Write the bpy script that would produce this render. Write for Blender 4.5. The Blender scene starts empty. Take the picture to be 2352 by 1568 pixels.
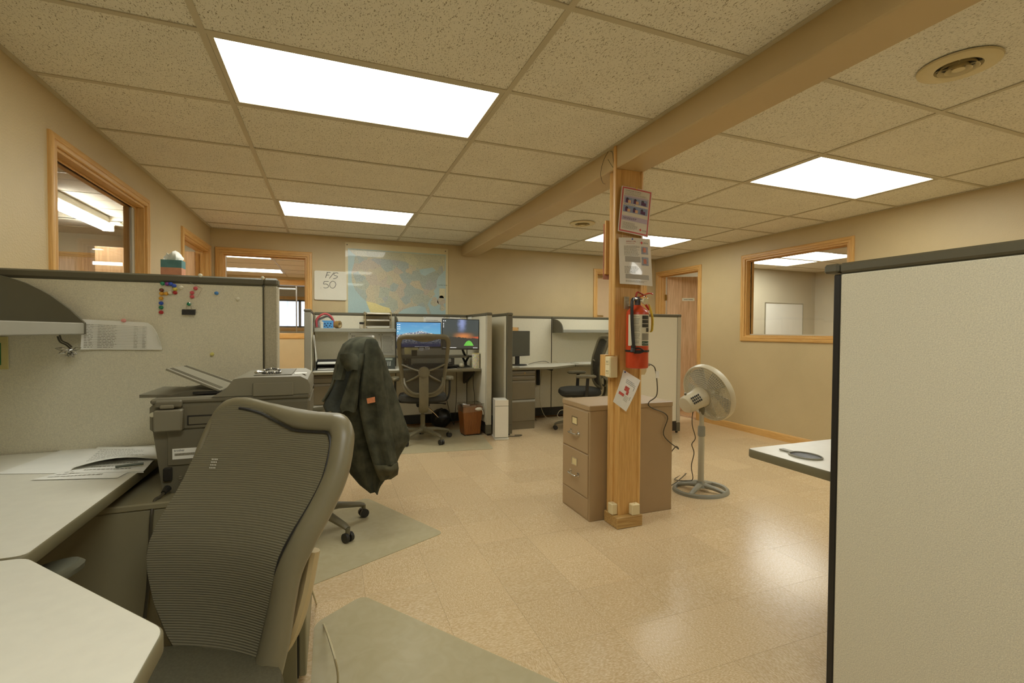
import bpy, math, random
from mathutils import Vector, Matrix
random.seed(7)
PI = math.pi
sc = bpy.context.scene
COL = sc.collection
# ---------------------------------------------------------------- camera, world, exposure
FPX, CH = 1085.2, 1.19
def cam_axes(yaw, pitch, roll):
    f = Vector((math.sin(yaw)*math.cos(pitch), math.cos(yaw)*math.cos(pitch), math.sin(pitch)))
    r = Vector((math.cos(yaw), -math.sin(yaw), 0)); u = r.cross(f)
    return r*math.cos(roll)+u*math.sin(roll), u*math.cos(roll)-r*math.sin(roll), f
CR, CU, CF = cam_axes(.3663, -.0213, .0058)
CPOS = Vector((0, 0, CH))
cd = bpy.data.cameras.new('camera'); co = bpy.data.objects.new('camera', cd); COL.objects.link(co)
cd.sensor_width = 36; cd.lens = FPX/2352*36; cd.clip_start = .02; cd.clip_end = 200
co.matrix_world = Matrix(((CR.x, CU.x, -CF.x, 0), (CR.y, CU.y, -CF.y, 0), (CR.z, CU.z, -CF.z, CH), (0, 0, 0, 1)))
sc.camera = co
def P(px, py, ax, val):                 # photo pixel -> point on an axis plane
    d = CR*((px-1176)/FPX)+CU*((784-py)/FPX)+CF
    i = 'xyz'.index(ax)
    return CPOS+d*((val-CPOS[i])/d[i])
def PP(px, py, o, n):                   # photo pixel -> point on a free plane
    d = CR*((px-1176)/FPX)+CU*((784-py)/FPX)+CF
    return CPOS+d*((o-CPOS).dot(n)/d.dot(n))
def proj(p):
    v = Vector(p)-CPOS; z = v.dot(CF)
    return (1176+FPX*v.dot(CR)/z, 784-FPX*v.dot(CU)/z, z)
w = bpy.data.worlds.new('outdoors'); sc.world = w; w.use_nodes = True
bg = w.node_tree.nodes['Background']; bg.inputs[0].default_value = (.82, .9, 1, 1); bg.inputs[1].default_value = 1.6
sc.view_settings.view_transform = 'Standard'; sc.view_settings.look = 'None'
sc.view_settings.exposure = 1.0; sc.view_settings.gamma = 1; sc.view_settings.use_curve_mapping = False
LAMP = 5.2                              # radiance of the ceiling light diffusers
LAMPCOL = (.98, 1, .93)
ZC = 2.303                              # ceiling
# ---------------------------------------------------------------- materials
def lin(c):
    return tuple(((v/255)/12.92 if v/255 <= .04045 else ((v/255+.055)/1.055)**2.4) for v in c[:3])
MATS = {}
def nn(nt, t, **kw):
    n = nt.nodes.new(t)
    for k, v in kw.items():
        if k in n.inputs: n.inputs[k].default_value = v
        else: setattr(n, k, v)
    return n
def base(name):
    m = bpy.data.materials.new(name); m.use_nodes = True; nt = m.node_tree
    return m, nt, nt.nodes['Principled BSDF']
def coords(nt, scale=(1, 1, 1), rnd=True):
    tc = nn(nt, 'ShaderNodeTexCoord'); mp = nn(nt, 'ShaderNodeMapping'); mp.inputs['Scale'].default_value = scale
    if rnd:
        oi = nn(nt, 'ShaderNodeObjectInfo'); ml = nn(nt, 'ShaderNodeMath', operation='MULTIPLY'); ml.inputs[1].default_value = 57.3
        nt.links.new(oi.outputs['Random'], ml.inputs[0])
        ad = nn(nt, 'ShaderNodeVectorMath', operation='ADD')
        nt.links.new(tc.outputs['Object'], ad.inputs[0]); nt.links.new(ml.outputs[0], ad.inputs[1])
        nt.links.new(ad.outputs[0], mp.inputs[0])
    else: nt.links.new(tc.outputs['Object'], mp.inputs[0])
    return mp.outputs[0]
def mat(name, c, rough=.5, metal=0, var=.0, vscale=8, bump=0, bscale=200, spec=.5, coat=0, c2=None):
    """plain surface with procedural tone variation (var) and fine relief (bump)"""
    if name in MATS: return MATS[name]
    m, nt, b = base(name); L = nt.links.new; col = lin(c)
    b.inputs['Roughness'].default_value = rough; b.inputs['Metallic'].default_value = metal
    b.inputs['Specular IOR Level'].default_value = spec; b.inputs['Coat Weight'].default_value = coat
    co_ = coords(nt)
    no = nn(nt, 'ShaderNodeTexNoise', Scale=vscale, Detail=4)
    L(co_, no.inputs['Vector'])
    rp = nn(nt, 'ShaderNodeValToRGB'); e = rp.color_ramp.elements
    d = lin(c2) if c2 else tuple(v*(1-var) for v in col); l_ = col if c2 else tuple(min(1, v*(1+var)) for v in col)
    e[0].position = .35; e[1].position = .65; e[0].color = (*d, 1); e[1].color = (*l_, 1)
    L(no.outputs[0], rp.inputs[0]); L(rp.outputs[0], b.inputs['Base Color'])
    if bump:
        n2 = nn(nt, 'ShaderNodeTexNoise', Scale=bscale, Detail=2); L(co_, n2.inputs['Vector'])
        bp = nn(nt, 'ShaderNodeBump', Strength=bump, Distance=.002); L(n2.outputs[0], bp.inputs['Height']); L(bp.outputs[0], b.inputs['Normal'])
    MATS[name] = m; return m
def wood(name, c1, c2, ax='z', rough=.38, s=1.0):
    if name in MATS: return MATS[name]
    m, nt, b = base(name); L = nt.links.new
    sc_ = {'x': (.05, 1, 1), 'y': (1, .05, 1), 'z': (1, 1, .05)}[ax]
    v = coords(nt, sc_)
    n1 = nn(nt, 'ShaderNodeTexNoise', Scale=110*s, Detail=6, Distortion=.5); L(v, n1.inputs['Vector'])
    n2 = nn(nt, 'ShaderNodeTexNoise', Scale=260*s, Detail=3); L(v, n2.inputs['Vector'])
    mx = nn(nt, 'ShaderNodeMath', operation='MULTIPLY_ADD'); mx.inputs[1].default_value = .5
    L(n2.outputs[0], mx.inputs[0]); L(n1.outputs[0], mx.inputs[2])
    rp = nn(nt, 'ShaderNodeValToRGB'); e = rp.color_ramp.elements
    e[0].position = .62; e[1].position = .92; e[0].color = (*lin(c2), 1); e[1].color = (*lin(c1), 1)
    L(mx.outputs[0], rp.inputs[0]); L(rp.outputs[0], b.inputs['Base Color'])
    b.inputs['Roughness'].default_value = rough
    bp = nn(nt, 'ShaderNodeBump', Strength=.12, Distance=.001); L(mx.outputs[0], bp.inputs['Height']); L(bp.outputs[0], b.inputs['Normal'])
    MATS[name] = m; return m
def emis(name, c, s):
    if name in MATS: return MATS[name]
    m, nt, b = base(name)
    b.inputs['Base Color'].default_value = (.8, .8, .75, 1); b.inputs['Roughness'].default_value = .6
    b.inputs['Emission Color'].default_value = (*c, 1); b.inputs['Emission Strength'].default_value = s
    MATS[name] = m; return m
def glass(name='glass', tint=(1, 1, 1), refl=1.0, rough=0):
    if name in MATS: return MATS[name]
    m, nt, b = base(name); L = nt.links.new
    t = nn(nt, 'ShaderNodeBsdfTransparent'); t.inputs[0].default_value = (*tint, 1)
    g = nn(nt, 'ShaderNodeBsdfGlossy'); g.inputs['Roughness'].default_value = rough
    lw = nn(nt, 'ShaderNodeLayerWeight', Blend=.5); pw = nn(nt, 'ShaderNodeMath', operation='POWER'); pw.inputs[1].default_value = 5
    ml = nn(nt, 'ShaderNodeMath', operation='MULTIPLY_ADD'); ml.inputs[1].default_value = .96*refl; ml.inputs[2].default_value = .04*refl
    mx = nn(nt, 'ShaderNodeMixShader')
    L(lw.outputs['Facing'], pw.inputs[0]); L(pw.outputs[0], ml.inputs[0]); L(ml.outputs[0], mx.inputs[0]); L(t.outputs[0], mx.inputs[1]); L(g.outputs[0], mx.inputs[2])
    L(mx.outputs[0], nt.nodes['Material Output'].inputs[0]); nt.nodes.remove(b)
    MATS[name] = m; return m
def netting(name, c, kx, kz, cover):
    """woven chair mesh: opaque threads, open holes, in the object's own coordinates"""
    if name in MATS: return MATS[name]
    m, nt, b = base(name); L = nt.links.new
    b.inputs['Base Color'].default_value = (*lin(c), 1); b.inputs['Roughness'].default_value = .7
    tc = nn(nt, 'ShaderNodeTexCoord'); sp = nn(nt, 'ShaderNodeSeparateXYZ'); L(tc.outputs['Object'], sp.inputs[0])
    s = []
    for o, k in ((0, kx), (2, kz)):
        a = nn(nt, 'ShaderNodeMath', operation='MULTIPLY'); a.inputs[1].default_value = k; L(sp.outputs[o], a.inputs[0])
        q = nn(nt, 'ShaderNodeMath', operation='SINE'); L(a.outputs[0], q.inputs[0]); s.append(q)
    mn = nn(nt, 'ShaderNodeMath', operation='MINIMUM'); L(s[0].outputs[0], mn.inputs[0]); L(s[1].outputs[0], mn.inputs[1])
    gt = nn(nt, 'ShaderNodeMath', operation='LESS_THAN'); gt.inputs[1].default_value = cover; L(mn.outputs[0], gt.inputs[0])
    t = nn(nt, 'ShaderNodeBsdfTransparent'); mx = nn(nt, 'ShaderNodeMixShader')
    L(gt.outputs[0], mx.inputs[0]); L(t.outputs[0], mx.inputs[1]); L(b.outputs[0], mx.inputs[2])
    bp = nn(nt, 'ShaderNodeBump', Strength=.6, Distance=.001); L(s[1].outputs[0], bp.inputs['Height']); L(bp.outputs[0], b.inputs['Normal'])
    L(mx.outputs[0], nt.nodes['Material Output'].inputs[0])
    MATS[name] = m; return m
# ---------------------------------------------------------------- mesh builder
WM = {}
class MB:
    def __init__(s): s.v = []; s.f = []; s.uv = None
    def add(s, vs, fs):
        o = len(s.v); s.v += [Vector(p) for p in vs]; s.f += [[i+o for i in q] for q in fs]; return s
    def box(s, x0, x1, y0, y1, z0, z1, b=0):
        if x0 > x1: x0, x1 = x1, x0
        if y0 > y1: y0, y1 = y1, y0
        if z0 > z1: z0, z1 = z1, z0
        b = min(b, (x1-x0)*.49, (y1-y0)*.49, (z1-z0)*.49)
        if b <= 0:
            return s.add([(x, y, z) for z in (z0, z1) for y in (y0, y1) for x in (x0, x1)],
                         [(0, 2, 3, 1), (4, 5, 7, 6), (0, 1, 5, 4), (2, 6, 7, 3), (0, 4, 6, 2), (1, 3, 7, 5)])
        vs = []; X = (x0, x1); Y = (y0, y1); Z = (z0, z1)
        for k in (0, 1):
            for j in (0, 1):
                for i in (0, 1):
                    sx, sy, sz = 1-2*i, 1-2*j, 1-2*k
                    vs += [(X[i], Y[j]+sy*b, Z[k]+sz*b), (X[i]+sx*b, Y[j], Z[k]+sz*b), (X[i]+sx*b, Y[j]+sy*b, Z[k])]
        c = lambda i, j, k, a: ((k*2+j)*2+i)*3+a
        fs = []
        for i in (0, 1): fs.append([c(i, 0, 0, 0), c(i, 1, 0, 0), c(i, 1, 1, 0), c(i, 0, 1, 0)][::(1 if i else -1)])
        for j in (0, 1): fs.append([c(0, j, 0, 1), c(0, j, 1, 1), c(1, j, 1, 1), c(1, j, 0, 1)][::(1 if j else -1)])
        for k in (0, 1): fs.append([c(0, 0, k, 2), c(1, 0, k, 2), c(1, 1, k, 2), c(0, 1, k, 2)][::(1 if k else -1)])
        for i in (0, 1):
            for j in (0, 1):
                fs.append([c(i, j, 0, 0), c(i, j, 0, 1), c(i, j, 1, 1), c(i, j, 1, 0)]); fs.append([c(i, 0, j, 0), c(i, 0, j, 2), c(i, 1, j, 2), c(i, 1, j, 0)])
                fs.append([c(0, i, j, 1), c(0, i, j, 2), c(1, i, j, 2), c(1, i, j, 1)])
                for k in (0, 1): fs.append([c(i, j, k, 0), c(i, j, k, 1), c(i, j, k, 2)])
        return s.add(vs, fs)
    def loft(s, rings, closed=True, caps=True, loop=False):
        n = len(rings[0]); o = len(s.v)
        for r in rings: s.v += [Vector(p) for p in r]
        m = len(rings)
        for i in range(m if loop else m-1):
            a, b = o+i*n, o+((i+1) % m)*n
            for j in range(n if closed else n-1):
                k = (j+1) % n; s.f.append([a+j, a+k, b+k, b+j])
        if caps and closed and not loop:
            s.f.append([o+j for j in range(n)][::-1]); s.f.append([o+(m-1)*n+j for j in range(n)])
        return s
    def tube(s, pts, r, n=8, loop=False, caps=True, flat=1.0, up=None):
        pts = [Vector(p) for p in pts]; m = len(pts); rings = []; pu = None
        for i, p in enumerate(pts):
            a = pts[(i-1) % m] if (loop or i) else p; b = pts[(i+1) % m] if (loop or i < m-1) else p
            t = (b-a)
            if t.length < 1e-9: t = Vector((0, 0, 1))
            t.normalize()
            if pu is None:
                pu = Vector(up) if up else (Vector((0, 0, 1)) if abs(t.z) < .9 else Vector((1, 0, 0)))
            elif up: pu = Vector(up)
            q = pu-t*pu.dot(t)
            if q.length < 1e-6: q = t.orthogonal()
            q.normalize(); pu = q; e = t.cross(q)
            rr = r[i] if isinstance(r, (list, tuple)) else r
            rings.append([p+q*(rr*flat*math.cos(2*PI*k/n))+e*(rr*math.sin(2*PI*k/n)) for k in range(n)])
        return s.loft(rings, True, caps, loop)
    def cyl(s, p0, p1, r0, r1=None, n=20): return s.tube([p0, p1], [r0, r0 if r1 is None else r1], n)
    def lathe(s, prof, n=28, c=(0, 0, 0), caps=True):
        c = Vector(c)
        return s.loft([[c+Vector((r*math.cos(2*PI*k/n), r*math.sin(2*PI*k/n), z)) for k in range(n)] for r, z in prof], True, caps)
    def prism(s, poly, lo, hi, ax='z'):
        mp = {'z': lambda a, b, h: (a, b, h), 'y': lambda a, b, h: (a, h, b), 'x': lambda a, b, h: (h, a, b)}[ax]
        n = len(poly); o = len(s.v)
        s.v += [Vector(mp(a, b, lo)) for a, b in poly]+[Vector(mp(a, b, hi)) for a, b in poly]
        s.f += [[o+i for i in range(n)][::-1], [o+n+i for i in range(n)]]
        s.f += [[o+i, o+(i+1) % n, o+n+(i+1) % n, o+n+i] for i in range(n)]; return s
    def ball(s, c, rx, ry=None, rz=None, n=14, m=9):
        ry = ry or rx; rz = rz or rx; c = Vector(c)
        return s.loft([[c+Vector((rx*math.sin(PI*i/m)*math.cos(2*PI*k/n), ry*math.sin(PI*i/m)*math.sin(2*PI*k/n), -rz*math.cos(PI*i/m))) for k in range(n)] for i in [.04]+list(range(1, m))+[m-.04]])
    def sheet(s, g, th, uv=None):
        """grid of points (rows of equal length) thickened along its normals"""
        R_, K = len(g), len(g[0]); g = [[Vector(p) for p in r] for r in g]; nm = []
        for i in range(R_):
            row = []
            for j in range(K):
                a = g[min(i+1, R_-1)][j]-g[max(i-1, 0)][j]; b = g[i][min(j+1, K-1)]-g[i][max(j-1, 0)]
                q = b.cross(a); row.append(q.normalized() if q.length else Vector((0, 0, 1)))
            nm.append(row)
        o = len(s.v); N = R_*K
        s.v += [g[i][j]+nm[i][j]*(th/2) for i in range(R_) for j in range(K)]+[g[i][j]-nm[i][j]*(th/2) for i in range(R_) for j in range(K)]
        for i in range(R_-1):
            for j in range(K-1):
                a = o+i*K+j; s.f.append([a, a+1, a+K+1, a+K]); s.f.append([a+N+K, a+N+K+1, a+N+1, a+N])
        bd = [(i, 0) for i in range(R_)]+[(R_-1, j) for j in range(1, K)]+[(i, K-1) for i in range(R_-2, -1, -1)]+[(0, j) for j in range(K-2, 0, -1)]
        for q in range(len(bd)):
            a = o+bd[q][0]*K+bd[q][1]; b = o+bd[(q+1) % len(bd)][0]*K+bd[(q+1) % len(bd)][1]; s.f.append([a, b, b+N, a+N])
        return s
    def quad(s, a, b, c, d): return s.add([a, b, c, d], [(0, 1, 2, 3)])
    def xf(s, M): s.v = [M @ p for p in s.v]; return s
    def mesh(s, name, m, ang=35):
        me = bpy.data.meshes.new(name); me.from_pydata([tuple(p) for p in s.v], [], s.f); me.materials.append(m)
        import bmesh
        bm = bmesh.new(); bm.from_mesh(me); bmesh.ops.recalc_face_normals(bm, faces=bm.faces); bm.to_mesh(me); bm.free()
        me.polygons.foreach_set('use_smooth', [True]*len(me.polygons)); me.set_sharp_from_angle(angle=math.radians(ang))
        me.update(); return me
def link(o, parent=None):
    COL.objects.link(o)
    if parent: o.parent = parent
    return o
def T(name, label, cat, loc=(0, 0, 0), rz=0, group=None, kind=None):
    o = bpy.data.objects.new(name, None); link(o); o.empty_display_size = .05
    o.location = loc; o.rotation_euler = (0, 0, rz)
    if label: o['label'] = label
    if cat: o['category'] = cat
    if group: o['group'] = group
    if kind: o['kind'] = kind
    WM[o.name] = Matrix.Translation(Vector(loc)) @ Matrix.Rotation(rz, 4, 'Z'); return o
def root_of(o):
    while o.parent: o = o.parent
    return o
def G(name, mb, m, parent, label=None, w=False, ang=35):
    """a part: one mesh under its thing (w: authored in world coordinates)"""
    if w:
        r = root_of(parent)
        if r.name in WM: mb.xf(WM[r.name].inverted())
    o = bpy.data.objects.new(name, mb.mesh(name, m, ang)); link(o, parent)
    if label: o['label'] = label
    return o
def S(name, mb, m, label=None, cat=None, group=None, kind=None, loc=None, ang=35):
    """a thing (or piece of the setting) that is one mesh; origin at its base"""
    if loc is None:
        xs = [p.x for p in mb.v]; ys = [p.y for p in mb.v]; zs = [p.z for p in mb.v]
        loc = Vector(((min(xs)+max(xs))/2, (min(ys)+max(ys))/2, min(zs)))
        mb.xf(Matrix.Translation(-loc))
    o = bpy.data.objects.new(name, mb.mesh(name, m, ang)); link(o); o.location = loc
    WM[o.name] = Matrix.Translation(Vector(loc))
    for k, v in (('label', label), ('category', cat), ('group', group), ('kind', kind)):
        if v: o[k] = v
    return o
def dup(root, loc, rz, label=None):
    r = root.copy(); COL.objects.link(r); r.location = loc; r.rotation_euler = (0, 0, rz)
    if label: r['label'] = label
    WM[r.name] = Matrix.Translation(Vector(loc)) @ Matrix.Rotation(rz, 4, 'Z')
    for ch in list(root.children):
        c = ch.copy(); COL.objects.link(c); c.parent = r
        for g in ch.children:
            d = g.copy(); COL.objects.link(d); d.parent = c
    return r
def arc(cx, cy, r, a0, a1, n): return [(cx+r*math.cos(a0+(a1-a0)*i/n), cy+r*math.sin(a0+(a1-a0)*i/n)) for i in range(n+1)]
def smooth(pts, k=6, loop=False):
    """Catmull-Rom through the points"""
    pts = [Vector(p) for p in pts]; n = len(pts); out = []
    g = (lambda i: pts[i % n]) if loop else (lambda i: pts[max(0, min(n-1, i))])
    for i in range(n if loop else n-1):
        a, b, c, d = g(i-1), g(i), g(i+1), g(i+2)
        for j in range(k):
            t = j/k; out.append(.5*((2*b)+(c-a)*t+(2*a-5*b+4*c-d)*t*t+(3*b-a-3*c+d)*t**3))
    if not loop: out.append(pts[-1])
    return out
def text_mesh(s, size, depth=.0004, align='LEFT'):
    cu = bpy.data.curves.new('lettering', 'FONT'); cu.body = s; cu.size = size; cu.extrude = depth/2; cu.resolution_u = 3; cu.align_x = align
    ob = bpy.data.objects.new('lettering', cu); COL.objects.link(ob)
    dg = bpy.context.evaluated_depsgraph_get(); me = bpy.data.meshes.new_from_object(ob.evaluated_get(dg))
    mb = MB(); mb.add([v.co.copy() for v in me.vertices], [list(p.vertices) for p in me.polygons])
    bpy.data.objects.remove(ob); bpy.data.curves.remove(cu); bpy.data.meshes.remove(me); return mb
FRONT = Matrix.Rotation(PI/2, 4, 'X')   # flat print (x right, y up) -> upright, facing -y
# shared materials
WALL = mat('tan wall paint', (200, 180, 137), .45, var=.03, vscale=3, bump=.9, bscale=130)
BEAMP = mat('beam paint', (196, 172, 126), .4, var=.03, vscale=3, bump=.2, bscale=160)
OZ = wood('oak upright', (224, 180, 110), (207, 159, 90), 'z'); OX = wood('oak along x', (224, 180, 110), (207, 159, 90), 'x'); OY = wood('oak along y', (224, 180, 110), (207, 159, 90), 'y')
DOORW = wood('oak door veneer', (228, 192, 148), (206, 164, 120), 'z', .45, .5)
FAB = mat('oatmeal panel fabric', (226, 219, 195), .95, var=.09, vscale=330, bump=.5, bscale=420, spec=.1)
CAP = mat('olive grey panel trim', (98, 93, 74), .45, var=.03)
LAM = mat('pale laminate', (226, 222, 206), .32, var=.02, vscale=30)
EDGE = mat('olive laminate edge', (120, 112, 84), .5, var=.03)
STEEL = mat('grey brown painted steel', (116, 106, 82), .42, var=.03)
CHR = mat('chrome', (205, 203, 196), .2, 1, var=.03)
BLK = mat('black plastic', (38, 36, 32), .45, var=.05)
CHB = mat('charcoal chair plastic', (110, 103, 79), .42, var=.05, vscale=20, bump=.1, bscale=500)
PAPER = mat('white paper', (240, 238, 228), .8, var=.02, vscale=20)
INK = mat('dark print', (70, 70, 72), .8, var=.05)
WHITE = mat('white plastic', (214, 210, 194), .4, var=.02)
GREYP = mat('grey plastic', (150, 146, 130), .45, var=.03)
RED = mat('red enamel', (196, 70, 36), .3, var=.03)
BRASS = mat('brass', (190, 160, 90), .3, 1, var=.05)
SEATF = mat('black seat fabric', (52, 50, 42), .9, var=.12, vscale=160, bump=.4, bscale=500)
CORD = mat('dark cord', (72, 66, 50), .5, var=.05); WCORD = mat('cream cord', (206, 194, 156), .5, var=.03)
GLASS = glass()
# ================================================================ THE SETTING
XL, XR, YB, YF = -1.226, 4.66, 6.02, -2.45
BX0, BX1, BZ = 1.595, 1.795, 2.17
ROW = [2.08+.6096*k for k in range(-7, 7)]
# ---- floor: vinyl composition tiles
def tile_mat():
    m, nt, b = base('vinyl floor tile'); L = nt.links.new
    v = coords(nt, (1, .34, 1)); oi = nn(nt, 'ShaderNodeObjectInfo')
    n1 = nn(nt, 'ShaderNodeTexNoise', Scale=260, Detail=3); L(v, n1.inputs['Vector'])
    rp = nn(nt, 'ShaderNodeValToRGB'); e = rp.color_ramp.elements
    e[0].position = .3; e[0].color = (*lin((196, 166, 124)), 1); e[1].position = .72; e[1].color = (*lin((228, 209, 173)), 1)
    q = rp.color_ramp.elements.new(.5); q.color = (*lin((209, 184, 144)), 1)
    L(n1.outputs[0], rp.inputs[0])
    hs = nn(nt, 'ShaderNodeHueSaturation'); ma = nn(nt, 'ShaderNodeMath', operation='MULTIPLY_ADD'); ma.inputs[1].default_value = .09; ma.inputs[2].default_value = .955
    L(oi.outputs['Random'], ma.inputs[0]); L(ma.outputs[0], hs.inputs['Value']); L(rp.outputs[0], hs.inputs['Color'])
    L(hs.outputs[0], b.inputs['Base Color'])
    b.inputs['Roughness'].default_value = .23; b.inputs['Specular IOR Level'].default_value = .4
    n3 = nn(nt, 'ShaderNodeTexNoise', Scale=28, Detail=3); L(v, n3.inputs['Vector'])
    bp = nn(nt, 'ShaderNodeBump', Strength=.1, Distance=.002); L(n3.outputs[0], bp.inputs['Height']); L(bp.outputs[0], b.inputs['Normal'])
    return m
TILE = tile_mat(); SUB = mat('floor adhesive', (150, 116, 78), .8, var=.05)
floor = S('floor', MB().box(XL-.05, XR+.05, YF-.05, YB+.05, -.12, -.003), SUB, kind='structure', loc=(0, 0, 0))
tm = MB(); h = .3048/2-.0004
tm.add([(-h, -h, 0), (h, -h, 0), (h, h, 0), (-h, h, 0), (-h, -h, -.003), (h, -h, -.003), (h, h, -.003), (-h, h, -.003)], [(0, 1, 2, 3), (0, 4, 5, 1), (1, 5, 6, 2), (2, 6, 7, 3), (3, 7, 4, 0)])
tme = tm.mesh('floor_tile', TILE); near = []; rest = MB()
for i in range(-8, 15):
    for j in range(-15, 17):
        x, y = .752+.3048*(i+.5), 1.59+.3048*(j+.5)
        if x+h < XL or x-h > XR or y+h < YF or y-h > YB: continue
        q = proj((x, y, 0)); full = x-h > XL and x+h < XR and y-h > YF and y+h < YB
        vis = q[2] > .3 and -80 < q[0] < 1930 and q[1] < 1720 and q[0] > 640
        near.append((0 if (vis and full) else 1, q[2] if q[2] > 0 else 99, x, y, i+j))
near.sort()
for n, (v_, d_, x, y, k) in enumerate(near):
    if v_ == 0 and n < 298:
        o = bpy.data.objects.new('floor_tile', tme); link(o, floor); o.location = (x, y, 0); o.rotation_euler = (0, 0, PI/2*(k % 2))
    else:
        x0, x1, y0, y1 = max(x-h, XL), min(x+h, XR), max(y-h, YF), min(y+h, YB)
        rest.quad((x0, y0, 0), (x1, y0, 0), (x1, y1, 0), (x0, y1, 0))
ro = G('outlying_floor_tiles', rest, TILE, floor); ro['kind'] = 'stuff'
# ---- ceiling: lay-in tiles on a metal grid
def ctile_mat():
    m, nt, b = base('fissured ceiling tile'); L = nt.links.new
    v = coords(nt, (1, .42, 1)); v2 = coords(nt)
    n1 = nn(nt, 'ShaderNodeTexNoise', Scale=230, Detail=2, Distortion=.8); L(v, n1.inputs['Vector'])
    r1 = nn(nt, 'ShaderNodeValToRGB'); e = r1.color_ramp.elements; e[0].position = .59; e[0].color = (1, 1, 1, 1); e[1].position = .65; e[1].color = (.42, .38, .30, 1)
    L(n1.outputs[0], r1.inputs[0])
    n2 = nn(nt, 'ShaderNodeTexNoise', Scale=5, Detail=3); L(v2, n2.inputs['Vector'])
    r2 = nn(nt, 'ShaderNodeValToRGB'); e = r2.color_ramp.elements; e[0].position = .3; e[1].position = .7
    e[0].color = (*lin((234, 229, 210)), 1); e[1].color = (*lin((240, 235, 216)), 1); L(n2.outputs[0], r2.inputs[0])
    mx = nn(nt, 'ShaderNodeMix', data_type='RGBA', blend_type='MULTIPLY'); mx.inputs[0].default_value = 1
    L(r2.outputs[0], mx.inputs[6]); L(r1.outputs[0], mx.inputs[7]); L(mx.outputs[2], b.inputs['Base Color'])
    b.inputs['Roughness'].default_value = .95; b.inputs['Specular IOR Level'].default_value = .1
    bp = nn(nt, 'ShaderNodeBump', Strength=.5, Distance=.003, invert=True); L(n1.outputs[0], bp.inputs['Height']); L(bp.outputs[0], b.inputs['Normal'])
    return m
CT = ctile_mat(); GRID = mat('ceiling grid metal', (198, 188, 158), .5, var=.02)
ceil = S('ceiling', MB().box(XL-.05, XR+.05, YF-.05, YB+.05, 2.33, 2.42), mat('plenum slab', (120, 110, 90), .9, var=.04), kind='structure', loc=(0, 0, 0))
LXS = [XL, -.447, .772, BX0]; RXS = [BX1, 2.863, 4.082, XR]
LIGHTS = []
YS = [YF]+ROW+[YB]
ctc = {}
for xs, li in ((LXS, 1), (RXS, 1)):
    for i in range(3):
        for j in range(len(YS)-1):
            x0, x1, y0, y1 = xs[i], xs[i+1], YS[j], YS[j+1]
            k = j-8                                  # row index as counted from the near light
            if i == li and k in (0, 4, -4): LIGHTS.append((x0, x1, y0, y1)); continue
            W, D = round(x1-x0-.012, 4), round(y1-y0-.012, 4)
            if (W, D) not in ctc: ctc[(W, D)] = MB().box(-W/2, W/2, -D/2, D/2, 0, .014, .003).mesh('ceiling_tile', CT)
            o = bpy.data.objects.new('ceiling_tile', ctc[(W, D)]); link(o, ceil)
            o.location = ((x0+x1)/2, (y0+y1)/2, ZC+.002+random.uniform(0, .0015))
def bar(x0, x1, y0, y1, name): return G(name, MB().box(x0, x1, y0, y1, ZC-.002, ZC+.002).box((x0+x1)/2-.001 if x1-x0 < .1 else x0, (x0+x1)/2+.001 if x1-x0 < .1 else x1, (y0+y1)/2-.001 if y1-y0 < .1 else y0, (y0+y1)/2+.001 if y1-y0 < .1 else y1, ZC+.002, ZC+.025), GRID, ceil)
for x in (-.447, .772, 2.863, 4.082): bar(x-.012, x+.012, YF, YB, 'main_grid_bar')
for y in ROW:
    for xs in (LXS, RXS):
        for i in range(3): bar(xs[i]+.012, xs[i+1]-.012, y-.012, y+.012, 'cross_grid_bar')
for x0, x1 in ((XL, XL+.022), (BX0-.022, BX0), (BX1, BX1+.022), (XR-.022, XR)): G('wall_angle', MB().box(x0, x1, YF, YB, ZC-.003, ZC+.001), GRID, ceil)
for x0, x1 in ((XL, BX0), (BX1, XR)): G('wall_angle', MB().box(x0+.022, x1-.022, YB-.022, YB, ZC-.003, ZC+.001), GRID, ceil)
DIFF = emis('lit diffuser', LAMPCOL, LAMP)
def ceiling_light(x0, x1, y0, y1, label, z=ZC, grp='ceiling light panels'):
    t = T('ceiling_light', label, 'light', ((x0+x1)/2, (y0+y1)/2, z), group=grp)
    a, b = (x1-x0)/2-.013, (y1-y0)/2-.013
    f = MB().box(-a, a, -b, -b+.02, -.001, .02).box(-a, a, b-.02, b, -.001, .02).box(-a, -a+.02, -b+.02, b-.02, -.001, .02).box(a-.02, a, -b+.02, b-.02, -.001, .02)
    G('frame', f, GRID, t)
    G('diffuser', MB().box(-a+.02, a-.02, -b+.02, b-.02, .004, .010), DIFF, t)
    return t
LBL = {(0, -4): 'lit ceiling light panel above the viewer, left of the beam', (0, 0): 'large lit ceiling light panel nearest the viewer, left of the beam', (0, 4): 'lit ceiling light panel in front of the wall map, left of the beam',
       (1, -4): 'lit ceiling light panel above the viewer, right of the beam', (1, 0): 'lit ceiling light panel beside the round vent, right of the beam', (1, 4): 'lit ceiling light panel partly hidden behind the oak post'}
for x0, x1, y0, y1 in LIGHTS:
    k = round((y0-2.08)/.6096); ceiling_light(x0, x1, y0, y1, LBL[(0 if x0 < 1 else 1, k)])
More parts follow.
